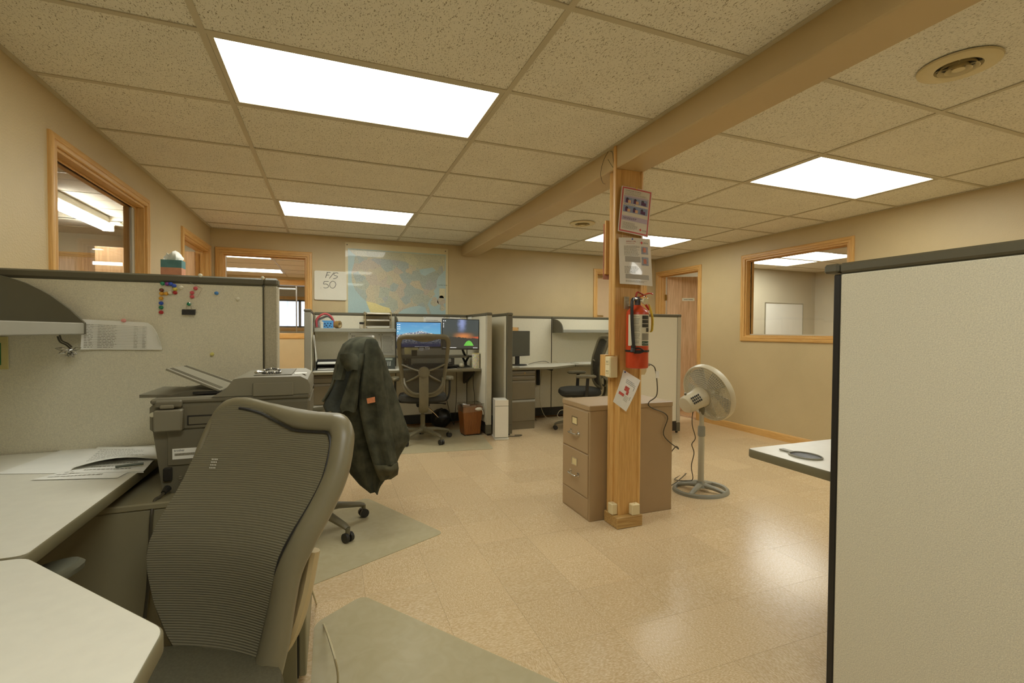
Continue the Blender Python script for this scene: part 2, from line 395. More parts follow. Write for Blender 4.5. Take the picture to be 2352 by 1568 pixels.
# ---- walls
def wall(name, ax, p0, p1, u0, u1, ops, z1=2.36, m=WALL):
    """slab between p0..p1 on its normal axis, along u, with rectangular openings (u0,u1,z0,z1)"""
    mb = MB(); us = sorted({u0, u1, *[o[0] for o in ops], *[o[1] for o in ops]})
    for a, b in zip(us, us[1:]):
        zs = [0]; mid = (a+b)/2; cuts = sorted([(o[2], o[3]) for o in ops if o[0] <= mid <= o[1]])
        z = 0; seg = []
        for c, d in cuts:
            if c > z: seg.append((z, c))
            z = d
        seg.append((z, z1))
        for c, d in seg:
            if ax == 'x': mb.box(p0, p1, a, b, c, d)
            else: mb.box(a, b, p0, p1, c, d)
    return S(name, mb, m, kind='structure', loc=(0, 0, 0))
W1 = (2.891, 4.069, 1.06, 2.059); D1 = (4.985, 5.935, 0, 2.043)
D2 = (-1.124, -.258, 0, 2.043); D3 = (3.63, 4.45, 0, 2.055)
W2 = (3.107, 4.318, 1.147, 2.065); D4 = (5.095, 5.93, 0, 2.05)
wall('wall_left', 'x', XL-.12, XL, YF, YB+.12, [W1, D1])
wall('wall_back', 'y', YB, YB+.12, XL, XR, [D2, D3])
wall('wall_right', 'x', XR, XR+.12, YF, YB+.12, [W2, D4])
wall('wall_front', 'y', YF-.12, YF, XL-.12, XR+.12, [])
S('ceiling_beam', MB().box(BX0, BX1, YF, YB, BZ, 2.33, .006), BEAMP, kind='structure', loc=(0, 0, 0))
# ---- oak casings: mitred, moulded
PROF = [(0, 0), (0, .011), (.004, .015), (.018, .016), (.021, .012), (.026, .012), (.029, .017), (.048, .018), (.054, .016), (.057, .010), (.057, 0)]
def casing(parent, mp, u0, u1, v0, v1, door, wdt=1.0):
    """mp(u, v, n) -> world point; pieces: two uprights, head (and sill)"""
    def piece(a, b, da, db, m, nm):
        mb = MB(); ra = []; rb = []
        for o, n in PROF:
            ra.append(mp(a[0]+da[0]*o*wdt, a[1]+da[1]*o*wdt, n)); rb.append(mp(b[0]+db[0]*o*wdt, b[1]+db[1]*o*wdt, n))
        G(nm, mb.loft([ra, rb]), m, parent, w=True)
    hm = OX if abs((Vector(mp(1, 0, 0))-Vector(mp(0, 0, 0))).x) > .5 else OY
    bl = 0 if door else -1
    piece((u0, v0), (u0, v1), (-1, bl), (-1, 1), OZ, 'side_casing'); piece((u1, v0), (u1, v1), (1, bl), (1, 1), OZ, 'side_casing')
    piece((u0, v1), (u1, v1), (-1, 1), (1, 1), hm, 'head_casing')
    if not door: piece((u0, v0), (u1, v0), (-1, -1), (1, -1), hm, 'sill_casing')
MPL = lambda u, v, n: (XL+n, u, v); MPR = lambda u, v, n: (XR-n, u, v); MPB = lambda u, v, n: (u, YB-n, v)
def liner(parent, mk, op, door, th=.016, stop=True):
    u0, u1, v0, v1 = op
    for nm, a in (('jamb', (u0, u0+th, v0, v1)), ('jamb', (u1-th, u1, v0, v1)), ('head_jamb', (u0+th, u1-th, v1-th, v1)))+(() if door else (('sill', (u0+th, u1-th, v0, v0+th)),)):
        G(nm, mk(*a, 0, .12), OZ if nm == 'jamb' else OX, parent, w=True)
    if stop:
        s = .028
        for a in ((u0+th, u0+th+.012, v0 if door else v0+th, v1-th), (u1-th-.012, u1-th, v0 if door else v0+th, v1-th), (u0+th+.012, u1-th-.012, v1-th-.012, v1-th)):
            G('door_stop' if door else 'glazing_bead', mk(*a, .045, .075), OZ, parent, w=True)
MKL = lambda a, b, c, d, n0, n1: MB().box(XL-n1, XL-n0, a, b, c, d, .001)
MKR = lambda a, b, c, d, n0, n1: MB().box(XR+n0, XR+n1, a, b, c, d, .001)
MKB = lambda a, b, c, d, n0, n1: MB().box(a, b, YB+n0, YB+n1, c, d, .001)
def hinge(parent, x, y, z):
    G('hinge', MB().cyl((x, y, z-.045), (x, y, z+.045), .007, n=10).box(x-.022, x+.022, y-.002, y+.002, z-.044, z+.044), BRASS, parent, w=True)
d1 = T('door_1', None, None, (XL, 5.46, 0), kind='structure'); casing(d1, MPL, D1[0], D1[1], 0, D1[3], True); liner(d1, MKL, D1, True)
lf = G('door_leaf', MB().box(XL-.115-.84, XL-.115, 5.868, 5.905, .012, 2.01, .002), DOORW, d1, w=True); hinge(d1, XL-.105, 5.912, 1.62); hinge(d1, XL-.105, 5.912, .25)
d2 = T('door_2', None, None, (-.69, YB, 0), kind='structure'); casing(d2, MPB, D2[0], D2[1], 0, D2[3], True); liner(d2, MKB, D2, True)
d3 = T('door_3', None, None, (4.04, YB, 0), kind='structure'); casing(d3, MPB, D3[0], D3[1], 0, D3[3], True); liner(d3, MKB, D3, True)
mb = MB().box(-.783, 0, -.018, .018, .012, 2.02, .002).xf(Matrix.Translation((4.43, YB+.098, 0)) @ Matrix.Rotation(math.radians(-9), 4, 'Z'))
lf3 = G('door_leaf', mb, mat('cream door paint', (222, 196, 156), .5, var=.02), d3, w=True)
hx, hy = 3.72, YB+.19
G('lever_handle', MB().cyl((hx, hy, 1.43), (hx, hy-.05, 1.43), .022, n=14).tube([(hx, hy-.05, 1.43), (hx+.05, hy-.055, 1.43), (hx+.11, hy-.052, 1.428)], .009), BRASS, lf3, w=True)
d4 = T('door_4', None, None, (XR, 5.51, 0), kind='structure'); casing(d4, MPR, D4[0], D4[1], 0, D4[3], True); liner(d4, MKR, D4, True)
mb = MB().box(0, .80, -.018, .018, .012, 2.03, .002); L4 = Matrix.Translation((XR+.125, 5.885, 0)) @ Matrix.Rotation(math.radians(-28), 4, 'Z')
lf4 = G('door_leaf', mb.xf(L4), DOORW, d4, w=True); hinge(d4, XR+.118, 5.902, 1.72); hinge(d4, XR+.118, 5.902, .25)
sg = G('name_plate', MB().box(.215, .395, -.0225, -.0185, 1.665, 1.71, .001).xf(L4), mat('cream sign plastic', (236, 230, 204), .4, var=.01), lf4, 'cream name plate', w=True)
G('sign_print', MB().box(.24, .30, -.0229, -.0224, 1.683, 1.690).box(.306, .37, -.0229, -.0224, 1.683, 1.690).xf(L4), INK, lf4, w=True)['kind'] = 'stuff'
def window(name, mp, mk, op, cy, ins):
    t = T(name, None, None, mp(cy, 0, 0), kind='structure'); casing(t, mp, op[0], op[1], op[2], op[3], False); liner(t, mk, op, False)
    a, b, c, d = op[0]+.016, op[1]-.016, op[2]+.016, op[3]-.016
    for q in ((a, a+ins, c, d), (b-ins, b, c, d), (a+ins, b-ins, c, c+.012), (a+ins, b-ins, d-.012, d)):
        G('glazing_frame', mk(*q, .052, .07), mat('pale vinyl glazing frame', (196, 190, 170), .5, var=.02), t, w=True)
    G('pane', mk(a+ins, b-ins, c+.012, d-.012, .059, .063), GLASS, t, w=True)
    return t
window('window_1', MPL, MKL, W1, 3.48, .05); window('window_2', MPR, MKR, W2, 3.71, .012)
# baseboards
def bb(name, mb, m): S(name, mb, m, kind='structure', loc=(0, 0, 0))
bprof = [(0, 0), (.014, 0), (.014, .06), (.010, .072), (.004, .08), (0, .08)]
mb = MB()
for a, b in ((YF, D4[0]-.06), (D4[1]+.06, YB)): mb.prism([(XR-n, z) for n, z in bprof], a, b, 'y')
bb('baseboard_right', mb, OY)
mb = MB()
for a, b in ((YF, D1[0]-.06),): mb.prism([(XL+n, z) for n, z in bprof], a, b, 'y')
bb('baseboard_left', mb, OY)
mb = MB()
for a, b in ((D2[1]+.06, D3[0]-.06),): mb.prism([(YB-n, z) for n, z in bprof], a, b, 'x')
bb('baseboard_back', mb, OX)
# ---- rooms seen through the openings
PLAIN = mat('plain ceiling tile', (224, 218, 200), .95, var=.05, vscale=60); SF = mat('side room floor', (190, 150, 104), .4, var=.1, vscale=30)
WALL2 = mat('grey beige wall paint', (200, 190, 162), .6, var=.03, vscale=3, bump=.3, bscale=160)
def room(sfx, x0, x1, y0, y1, zc, sides, m=WALL2):
    S('floor_'+sfx, MB().box(x0, x1, y0, y1, -.1, 0), SF, kind='structure', loc=(0, 0, 0))
    c = S('ceiling_'+sfx, MB().box(x0, x1, y0, y1, zc+.02, zc+.08), PLAIN, kind='structure', loc=(0, 0, 0)); return c
def grid(c, xs, ys, x0, x1, y0, y1, zc, skip=()):
    for i in range(len(xs)-1):
        for j in range(len(ys)-1):
            if (i, j) in skip: continue
            G('ceiling_tile', MB().box(xs[i]+.006, xs[i+1]-.006, ys[j]+.006, ys[j+1]-.006, zc+.002, zc+.014, .003), PLAIN, c)
    for x in xs[1:-1]: G('main_grid_bar', MB().box(x-.012, x+.012, y0, y1, zc-.002, zc+.001), GRID, c)
    for y in ys[1:-1]: G('cross_grid_bar', MB().box(x0, x1, y-.012, y+.012, zc-.002, zc+.001), GRID, c)
# right room
RX1, RY0, RY1 = 8.35, 2.2, 6.16
c = room('right_room', XR+.12, RX1, RY0, RY1, ZC, ''); xs = [XR+.12, 5.9, 7.119, RX1]; ys = [RY0, 2.72, 3.33, 3.94, 4.55, 5.16, 5.77, RY1]
grid(c, xs, ys, XR+.12, RX1, RY0, RY1, ZC, ((1, 4), (1, 5)))
wall('wall_right_room_back', 'y', RY1, RY1+.1, XR+.12, RX1+.1, [], m=WALL2); wall('wall_right_room_side', 'x', RX1, RX1+.1, RY0, RY1, [], m=WALL2); wall('wall_right_room_front', 'y', RY0-.1, RY0, XR+.12, RX1+.1, [], m=WALL2)
ceiling_light(5.9, 7.119, 4.55, 5.16, 'nearer of two lit ceiling panels seen through the right window', grp='light panels in the side office')
ceiling_light(5.9, 7.119, 5.16, 5.77, 'farther of two lit ceiling panels seen through the right window', grp='light panels in the side office')
a, b = P(1757, 694, 'y', RY1-.01), P(1843, 770, 'y', RY1-.01)
t = T('whiteboard', 'blank whiteboard on the wall seen through the right window', 'whiteboard', ((a.x+b.x)/2, RY1, .98))
wq = (b.x-a.x)/2
G('writing_surface', MB().box(-wq+.015, wq-.015, -.012, -.002, .015, a.z-.98-.015), mat('whiteboard face', (232, 229, 214), .25, var=.01), t)
for q in ((-wq, wq, 0, .015), (-wq, wq, a.z-.995, a.z-.98)): G('frame_rail', MB().box(q[0], q[1], -.018, -.001, q[2], q[3]), CHR, t)
for q in (-wq, wq-.015): G('frame_rail', MB().box(q, q+.015, -.018, -.001, .015, a.z-.995), CHR, t)
# left room
LX0, LY0, LY1 = -4.6, 2.3, 7.0
c = room('left_room', LX0, XL-.12, LY0, LY1, 2.36, '')
grid(c, [LX0, -3.9, -2.68, XL-.12], [LY0]+[2.7+.6096*k for k in range(7)]+[LY1], LX0, XL-.12, LY0, LY1, 2.36)
wall('wall_left_room_back', 'y', LY1, LY1+.1, LX0, XL-.12, [], 2.4, m=WALL2); wall('wall_left_room_side', 'x', LX0-.1, LX0, LY0, LY1, [], 2.4, m=WALL2); wall('wall_left_room_front', 'y', LY0-.1, LY0, LX0, XL-.12, [], 2.4, m=WALL2)
wall('wall_left_room_end', 'x', XL-.12, XL-.02, YB+.12, LY1, [], 2.4, m=WALL2)
s0, s1 = P(122, 478, 'z', 2.24), P(240, 521, 'z', 2.24)
t = T('strip_light', 'lit fluorescent strip light seen through the left window', 'light', ((s0.x+s1.x)/2, (s0.y+s1.y)/2, 2.24))
ln = .61; G('housing', MB().prism([(-.06, .115), (-.06, .06), (-.03, .035), (.03, .035), (.06, .06), (.06, .115)], -ln, ln, 'y'), WHITE, t)
for dx in (-.032, .032):
    G('tube_lamp', MB().cyl((dx, -ln+.02, .012), (dx, ln-.02, .012), .016, n=12), emis('fluorescent tube', (1, .98, .9), 22), t)
for dy in (-ln+.012, ln-.012): G('socket_end', MB().box(-.05, .05, dy-.01, dy+.01, -.008, .05, .002), WHITE, t)
# door in the left room's far wall
d5 = T('door_5', None, None, (-2.7, LY1, 0), kind='structure'); MP5 = lambda u, v, n: (u, LY1-n, v)
casing(d5, MP5, -3.1, -2.3, 0, 2.03, True); G('door_leaf', MB().box(-3.1, -2.3, LY1-.012, LY1-.002, .01, 2.03), DOORW, d5, w=True)
# back room, with a glazed partition and the outer window beyond it
BY1 = 11.0; c = room('back_room', -3.2, 1.6, YB+.12, BY1, ZC, '')
xs = [-3.2, -2.06, -.841, .378, 1.6]; ys = [YB+.12, 6.55, 7.16, 7.77, 8.38, 8.99, 9.6, 10.21, BY1]
ys = [YB+.12, 6.53, 7.14, 7.76, 8.37, 8.98, 9.7, 10.31, BY1]
grid(c, xs, ys, -3.2, 1.6, YB+.12, BY1, ZC, ((1, 3), (1, 6), (3, 3), (3, 6)))
ceiling_light(-2.06, -.841, 7.76, 8.37, 'nearer lit ceiling panel seen through the back doorway', grp='light panels in the back room')
ceiling_light(-2.06, -.841, 9.7, 10.31, 'farther lit ceiling panel seen through the back doorway', grp='light panels in the back room')
ceiling_light(.378, 1.6, 7.76, 8.37, 'ceiling panel of the back room right of the doorway', grp='light panels in the back room'); ceiling_light(.378, 1.6, 9.7, 10.31, 'far unseen ceiling panel added to brighten the back room, right of the doorway', grp='light panels in the back room')  # both panels are out of view, added only to brighten the back room
wall('wall_back_room_left', 'x', -3.3, -3.2, LY1+.1, BY1, [], m=WALL); wall('wall_back_room_right', 'x', 1.6, 1.7, YB+.12, BY1, [], m=WALL)
po = (-2.6, 1.2, P(680, 765, 'y', BY1).z, P(680, 655, 'y', BY1).z)
wall('wall_back_room_partition', 'y', BY1, BY1+.1, -3.2, 1.6, [po], m=WALL)
w3 = T('window_3', None, None, (-.7, BY1, 0), kind='structure'); MP6 = lambda u, v, n: (u, BY1-n, v)
casing(w3, MP6, po[0], po[1], po[2], po[3], False, 2.0)
mu = P(681, 700, 'y', BY1+.05).x
G('mullion', MB().box(mu-.012, mu+.012, BY1+.03, BY1+.07, po[2], po[3]), CHR, w3, w=True)
for a, b in ((po[0], mu-.012), (mu+.012, po[1])): G('pane', MB().box(a, b, BY1+.045, BY1+.05, po[2], po[3]), GLASS, w3, w=True)
EY = 13.4; c = room('outer_room', -3.2, 1.6, BY1+.1, EY, ZC, '')
grid(c, [-3.2, -2.06, -.841, .378, 1.6], [BY1+.1, 11.6, 12.2, 12.8, EY], -3.2, 1.6, BY1+.1, EY, ZC, ((3, 1),))
ceiling_light(-.6, .378, 11.75, 12.2, 'lit ceiling panel beyond the glazed partition of the back room', grp='light panels in the back room')
eo = (-2.4, .9, P(670, 752, 'y', EY).z, P(670, 688, 'y', EY).z)
wall('wall_outer', 'y', EY, EY+.15, -3.2, 1.6, [eo], m=WALL2); wall('wall_outer_left', 'x', -3.3, -3.2, BY1, EY+.15, [], m=WALL2); wall('wall_outer_right', 'x', 1.6, 1.7, BY1, EY+.15, [], m=WALL2)
w4 = T('window_4', None, None, (-.7, EY, 0), kind='structure'); DKF = mat('grey window frame', (120, 116, 108), .5, var=.03)
em = P(689, 720, 'y', EY+.05).x
for nm, q in (('mullion', (em-.03, em+.03, eo[2], eo[3])), ('frame_rail', (eo[0], eo[1], eo[2]-.0, eo[2]+.04)), ('frame_rail', (eo[0], eo[1], eo[3]-.04, eo[3]))):
    G(nm, MB().box(q[0], q[1], EY+.02, EY+.08, q[2], q[3]), DKF, w4, w=True)
casing(w4, lambda u, v, n: (u, EY-n, v), eo[0], eo[1], eo[2], eo[3], False, 1.5)
for a, b in ((eo[0], em-.03), (em+.03, eo[1])): G('pane', MB().box(a, b, EY+.045, EY+.05, eo[2]+.04, eo[3]-.04), GLASS, w4, w=True)
SNOW = mat('bright snowy yard', (240, 244, 250), .9, var=.02)
S('ground_outside', MB().box(-30, 30, EY+.15, 70, -.6, -.4), SNOW, kind='structure', loc=(0, 0, 0))
bl = T('building', 'pale metal sided building outside the far window', 'building', (-1, 32, -.4)); 
G('wall', MB().box(-14, 14, 0, .3, 0, 3.6), mat('pale siding', (222, 228, 236), .7, var=.03), bl)
for i in range(56): G('siding_rib', MB().box(-14+i*.5, -13.94+i*.5, -.05, 0, 1.6, 3.6), mat('siding rib', (186, 196, 208), .6, var=.03), bl)
G('roof', MB().box(-14.4, 14.4, -.6, 6, 3.6, 3.75), mat('pale roof', (200, 206, 214), .6, var=.03), bl)
# fluorescent outer light well of the plenum is not seen
# small hall behind door 3
c = room('hall', 3.0, 5.2, YB+.12, 8.0, ZC, ''); wall('wall_hall_left', 'x', 2.9, 3.0, YB+.12, 8.1, []); wall('wall_hall_right', 'x', 5.2, 5.3, RY1+.1, 8.1, []); wall('wall_hall_back', 'y', 8.0, 8.1, 3.0, 5.2, [])
ceiling_light(3.3, 4.52, 6.9, 7.5, 'lit ceiling panel in the hall behind the cream door', grp='light panels in the back room')
# ================================================================ POST AND WHAT HANGS ON IT
post = T('support_post', None, None, (1.72, 2.5, 0), kind='structure')
PX0, PX1, PY0, PY1 = 1.639, 1.795, 2.44, 2.548
G('core', MB().box(PX0+.012, PX1-.006, PY0+.012, PY1, .07, BZ), OZ, post, w=True)
G('front_board', MB().box(PX0, PX1-.02, PY0, PY0+.012, .07, BZ, .001), OZ, post, w=True)
G('side_board', MB().box(PX0, PX0+.012, PY0+.012, PY1, .07, BZ, .001), OZ, post, w=True)
cb = [(PX1-.022, PY0-.004), (PX1-.016, PY0-.008), (PX1-.008, PY0-.006), (PX1-.004, PY0-.002), (PX1+.002, PY0+.004), (PX1+.004, PY0+.014), (PX1, PY0+.022), (PX1-.022, PY0+.012)]
G('corner_moulding', MB().prism(cb, .072, BZ), OZ, post, w=True)
G('side_moulding', MB().prism([(PX0, 2.49), (PX0-.012, 2.493), (PX0-.018, 2.50), (PX0-.02, 2.51), (PX0-.014, 2.514), (PX0-.02, 2.518), (PX0-.02, 2.54), (PX0, 2.545)], .072, BZ), OZ, post, w=True)
G('cable_strip', MB().prism([(BX0-.001, 2.428), (BX0-.008, 2.430), (BX0-.011, 2.436), (BX0-.008, 2.441), (BX0-.011, 2.446), (BX0-.008, 2.453), (BX0-.001, 2.455)], 1.05, ZC-.004), OZ, post, w=True)
G('cable_strip_backing', MB().box(BX0-.001, PX0-.001, 2.441, 2.465, 1.05, BZ-.002), OZ, post, w=True)
G('base_block', MB().box(1.606, 1.79, 2.403, 2.551, 0, .07, .004), wood('weathered oak block', (200, 166, 104), (170, 132, 74), 'x'), post, w=True)
for i, pts in enumerate([[(1.59, 2.515, 2.295), (1.578, 2.55, 2.25), (1.576, 2.58, 2.18), (1.578, 2.56, 2.12), (1.58, 2.53, 2.10)], [(1.59, 2.50, 2.29), (1.582, 2.46, 2.27), (1.585, 2.452, 2.22), (1.59, 2.45, 2.175)], [(1.578, 2.50, 2.24), (1.582, 2.48, 2.21), (1.588, 2.46, 2.18)]]):
    S('thin_wire', MB().tube(smooth(pts, 5), .0015, 5), CORD, ['thin dark wire looping beside the post at the ceiling', 'thin wire hanging down the beam face at the post', 'short thin wire slanting to the post top'][i], 'wire', 'loose wires at the top of the post')
# notice board seen edge-on behind the post
nx = P(1387, 560, 'y', 2.565).x
t = T('notice_board', 'oak notice board on the back of the post, only its edge showing', 'board', (1.66, 2.565, 1.55))
G('board', MB().box(nx-1.66+.006, .13, -.012, .004, 0, .335, .002), OZ, t); G('cover_sheet', MB().box(nx-1.66, .12, .0045, .007, -.03, .315), mat('pink sheet', (206, 150, 130), .7, var=.2, vscale=12), t)
# smoke detector
dcx = P(1500, 385, 'z', 2.29)
S('smoke_detector', MB().lathe([(.02, 0), (.05, .004), (.066, .02), (.07, .036)], 28, (1.90, 2.66, ZC-.038)), WHITE, 'round white smoke detector on the ceiling behind the post', 'detector')
# outlets
def outlet_box(name, x0, x1, y0, y1, z0, z1, ax, label):
    t = T(name, label, 'outlet', ((x0+x1)/2, (y0+y1)/2, z0)); CR_ = mat('cream box plastic', (226, 210, 164), .4, var=.02)
    G('box', MB().box(x0, x1, y0, y1, z0, z1, .003), CR_, t, w=True)
    if ax == 'x':
        yc = (y0+y1)/2
        G('face_plate', MB().box(x0-.003, x0, y0+.004, y1-.004, z0+.004, z1-.004, .001), mat('cream plate', (236, 222, 180), .35, var=.01), t, w=True)
        for zz in (z0+.035, z1-.035):
            r = G('receptacle', MB().box(x0-.006, x0-.002, yc-.016, yc+.016, zz-.014, zz+.014, .004), CR_, t, w=True)
            for dy in (-.006, .006): G('slot', MB().box(x0-.0068, x0-.0055, yc+dy-.001, yc+dy+.001, zz-.001, zz+.008), BLK, r, w=True)
    return t
outlet_box('power_outlet', 1.566, 1.618, 2.432, 2.488, .915, 1.042, 'x', 'cream power outlet box on the left side of the post')
G('outlet_backing', MB().box(1.566, 1.618, 2.49, 2.549, .92, 1.05, .002), OZ, post, w=True)
t = T('power_outlet', 'cream outlet box on the right side of the post, plug in it', 'outlet', (1.83, 2.49, .92))
G('box', MB().prism([(1.80, .925), (1.80, 1.05), (1.822, 1.05), (1.845, 1.02), (1.845, .945), (1.83, .925)], 2.455, 2.53, 'y'), mat('cream box plastic', (226, 210, 164)), t, w=True)
for (x0, x1, y0, y1), lb in (((1.600, 1.6385, 2.448, 2.50), 'small cream junction box on the left foot of the post'), ((1.712, 1.768, 2.40, 2.4395), 'small cream junction box on the front foot of the post')):
    t = T('junction_box', lb, 'outlet', ((x0+x1)/2, (y0+y1)/2, .072))
    G('cover', MB().box(x0, x1, y0, y1, .072, .138, .004), mat('cream box plastic', (226, 210, 164)), t, w=True)
    G('screw', MB().cyl(((x0+x1)/2, (y0+y1)/2, .137), ((x0+x1)/2, (y0+y1)/2, .139), .003, n=8), BRASS, t, w=True)
# fire extinguisher
ex, ey, er = 1.705, 2.362, .066
t = T('fire_extinguisher', 'red fire extinguisher hanging on the front of the post', 'extinguisher', (ex, ey, .975))
G('cylinder', MB().lathe([(.05, 0), (er-.003, .004), (er, .012), (er, .325), (er-.004, .34), (er-.02, .355), (.03, .368), (.024, .375)], 36), RED, t)
lab = MB(); a0, a1 = math.radians(185), math.radians(318); ring = lambda z: [(math.cos(a)*(er+.0008), math.sin(a)*(er+.0008), z) for a in [a0+(a1-a0)*i/24 for i in range(25)]]
lo = G('label_wrap', lab.loft([ring(.135), ring(.318)], False, False), mat('label paper', (214, 206, 180), .5, var=.02), t, 'cream instruction label')
def curved(mb, a_start, z0, rr):
    for p in mb.v:
        a = a_start+p.x/rr; p.x, p.y, p.z = rr*math.cos(a), rr*math.sin(a), z0+p.y
    return mb
def patch(w_, h_): 
    n = max(2, int(w_/.004)); return MB().loft([[(w_*i/n, y, 0) for i in range(n+1)] for y in (0, h_)], False, False)
DK = mat('label black print', (52, 48, 34), .6, var=.3, vscale=300); GN = mat('label green print', (40, 66, 44), .6, var=.1); LG = mat('label grey print', (140, 134, 116), .6, var=.35, vscale=500)
for a_, z_, w_, h_, m_ in ((258, .29, .052, .022, DK), (258, .266, .052, .021, DK), (258, .243, .052, .02, DK), (258, .168, .056, .04, LG), (258, .137, .056, .026, GN), (282, .216, .026, .024, DK)):
    G('printed_block', curved(patch(w_, h_), math.radians(a_), z_, er+.0016), m_, lo)
mb = MB()
for i in range(26):
    z_ = .15+i*.0062
    if i % 7 == 3: continue
    mb2 = patch(random.uniform(.034, .044), .0022); curved(mb2, math.radians(212), z_, er+.0014); mb.add(mb2.v, mb2.f)
G('printed_lines', mb, LG, lo)
G('label_word', curved(text_mesh('CleanGuard', .0165, .0003), math.radians(261), .144, er+.0024), PAPER, lo)
vz = .37
G('valve', MB().cyl((0, 0, vz), (0, 0, vz+.03), .017, n=16).cyl((0, 0, vz+.03), (0, 0, vz+.055), .013, n=14).cyl((-.035, 0, vz+.04), (.035, 0, vz+.035), .009, n=10), mat('dark valve metal', (92, 92, 100), .35, .8, var=.1), t)
G('carry_handle', MB().tube(smooth([(-.01, 0, vz+.045), (.03, -.005, vz+.062), (.075, -.01, vz+.078), (.10, -.012, vz+.072)], 4), [.008]*12+[.005], 8, flat=.6), RED, t)
G('squeeze_lever', MB().tube(smooth([(-.012, 0, vz+.055), (-.002, 0, vz+.082), (.02, -.004, vz+.075), (.05, -.008, vz+.06)], 4), .008, 8, flat=.6), mat('dark red lever', (150, 44, 30), .4, var=.05), t)
G('spray_arm', MB().tube([(.05, .01, vz+.03), (.085, .0, vz-.02)], .008, 8), RED, t)
G('pressure_gauge', MB().cyl((.024, -.03, vz+.028), (.026, -.042, vz+.026), .019, n=20).cyl((.012, -.014, vz+.03), (.024, -.031, vz+.028), .008, n=10), mat('gauge face', (206, 196, 160), .3, var=.1, vscale=200), t)
G('pull_pin_ring', MB().tube([(.045+.014*math.cos(a), -.02, vz+.052+.014*math.sin(a)) for a in [2*PI*i/16 for i in range(16)]], .0018, 6, loop=True), CHR, t)
G('hose', MB().tube(smooth([(-.03, -.01, vz+.04), (-.052, -.025, vz+.036), (-.066, -.038, vz+.01), (-.068, -.042, .30), (-.064, -.046, .20), (-.062, -.05, .15), (-.062, -.05, .128)], 6), .0095, 10), BLK, t)
G('hose_nozzle', MB().cyl((-.062, -.05, .128), (-.068, -.052, .098), .012, .015, n=14).cyl((-.062, -.05, .138), (-.062, -.05, .120), .014, n=14), BLK, t)
G('hose_ferrule', MB().cyl((-.012, -.004, vz+.041), (-.042, -.018, vz+.04), .0115, n=12), CHR, t)
G('strap', MB().loft([[((er+o)*math.cos(a), (er+o)*math.sin(a), z) for a in [2*PI*i/32 for i in range(32)]] for o, z in ((.0005, .098), (.0035, .098), (.0035, .110), (.0005, .110))], True, False, True), BLK, t)
G('strap_fork', MB().tube(smooth([(-.055, -.046, .118), (-.03, -.064, .122), (-.012, -.069, .112), (.0, -.07, .104)], 4), .004, 6).tube(smooth([(-.055, -.046, .094), (-.03, -.062, .094), (-.012, -.068, .099), (.0, -.07, .104)], 4), .004, 6), BLK, t)
G('wall_bracket', MB().box(-.045, -.012, .066, .0765, .355, .43, .002).box(-.02, .02, .0, .074, .372, .380), mat('bracket steel', (190, 182, 156), .35, .6, var=.05), t)
G('tag_tie', MB().tube(smooth([(.05, -.04, vz+.01), (.062, -.046, vz-.03), (.07, -.05, vz-.08), (.066, -.052, vz-.14), (.056, -.056, vz-.15)], 5), [.006+.004*min(1, i/6) for i in range(21)], 8, flat=.5), mat('yellow mesh tag', (214, 184, 60), .6, var=.25, vscale=300), t, 'yellow inspection tag')
# posters and the drawing on the post
def flat(parent, name, x0, x1, y0, y1, m, z=.0006, lab=None): return (name, MB().quad((x0, y0, z), (x1, y0, z), (x1, y1, z), (x0, y1, z)), m, lab)
def poster_root(name, label, tl, tr, br, bl, y, m, bow=.012):
    """a laminated letter sheet: corners by pixel on the plane in front of the post"""
    q = [P(*c_, 'y', y) for c_ in (tl, tr, br, bl)]; o = (q[2]+q[3])/2
    t = T(name, label, 'poster', o)
    def at(u, v, n=0):
        p = (q[3]*(1-u)+q[2]*u)*(1-v)+(q[0]*(1-u)+q[1]*u)*v
        return p+Vector((0, -bow*math.sin(PI*u)*.4-bow*(1-v)*.7-n, 0))
    G('sheet', MB().sheet([[at(i/6, j/6) for i in range(7)] for j in range(7)], .0008), m, t, w=True)
    return t, at
def pr(t, at, nm, u0, u1, v0, v1, m, n=.001, lab=None):
    K = max(1, int((u1-u0)*8)); 
    return G(nm, MB().loft([[at(u0+(u1-u0)*i/K, v, n) for i in range(K+1)] for v in (v0, v1)], False, False), m, t, lab, w=True)
def prt(t, at, s, u, v, hgt, m, aspect=.775, n=.0014):
    mb = text_mesh(s, hgt/.7, .0002)
    for p in mb.v: q = at(u+p.x/aspect, v+p.y, n); p.x, p.y, p.z = q
    return G('lettering', mb, m, t, w=True)
def lines(t, at, u0, u1, v0, v1, k, m, th=.4, n=.0011):
    mb = MB(); d = (v1-v0)/k
    for i in range(k):
        v = v0+d*i; u = u0; e = u1-random.random()*.25*(u1-u0)
        while u < e:
            w_ = random.uniform(.02, .06); mb.quad(at(u, v, n), at(min(u+w_, e), v, n), at(min(u+w_, e), v+d*th, n), at(u, v+d*th, n)); u += w_+.012
    o = G('text_lines', mb, m, t, w=True); o['kind'] = 'stuff'; return o
LILAC = mat('lilac print', (186, 172, 190), .6, var=.05); PBLUE = mat('poster blue print', (140, 152, 184), .6, var=.08); PRED = mat('poster red print', (200, 92, 92), .6, var=.04); PURP = mat('purple print', (92, 52, 92), .6, var=.2, vscale=120); SKIN = mat('peach print', (222, 178, 140), .6, var=.08)
LAMI = mat('laminated white sheet', (222, 214, 200), .18, var=.02, coat=.6)
t, at = poster_root('choking_poster', 'red bordered first aid choking poster on the post', (1428, 426), (1498, 441), (1486, 546), (1417, 531), 2.424, LAMI)
for q in ((.03, .97, .955, .985), (.03, .97, .02, .05), (.03, .07, .05, .955), (.93, .97, .05, .955)): pr(t, at, 'red_border', *q, PRED)
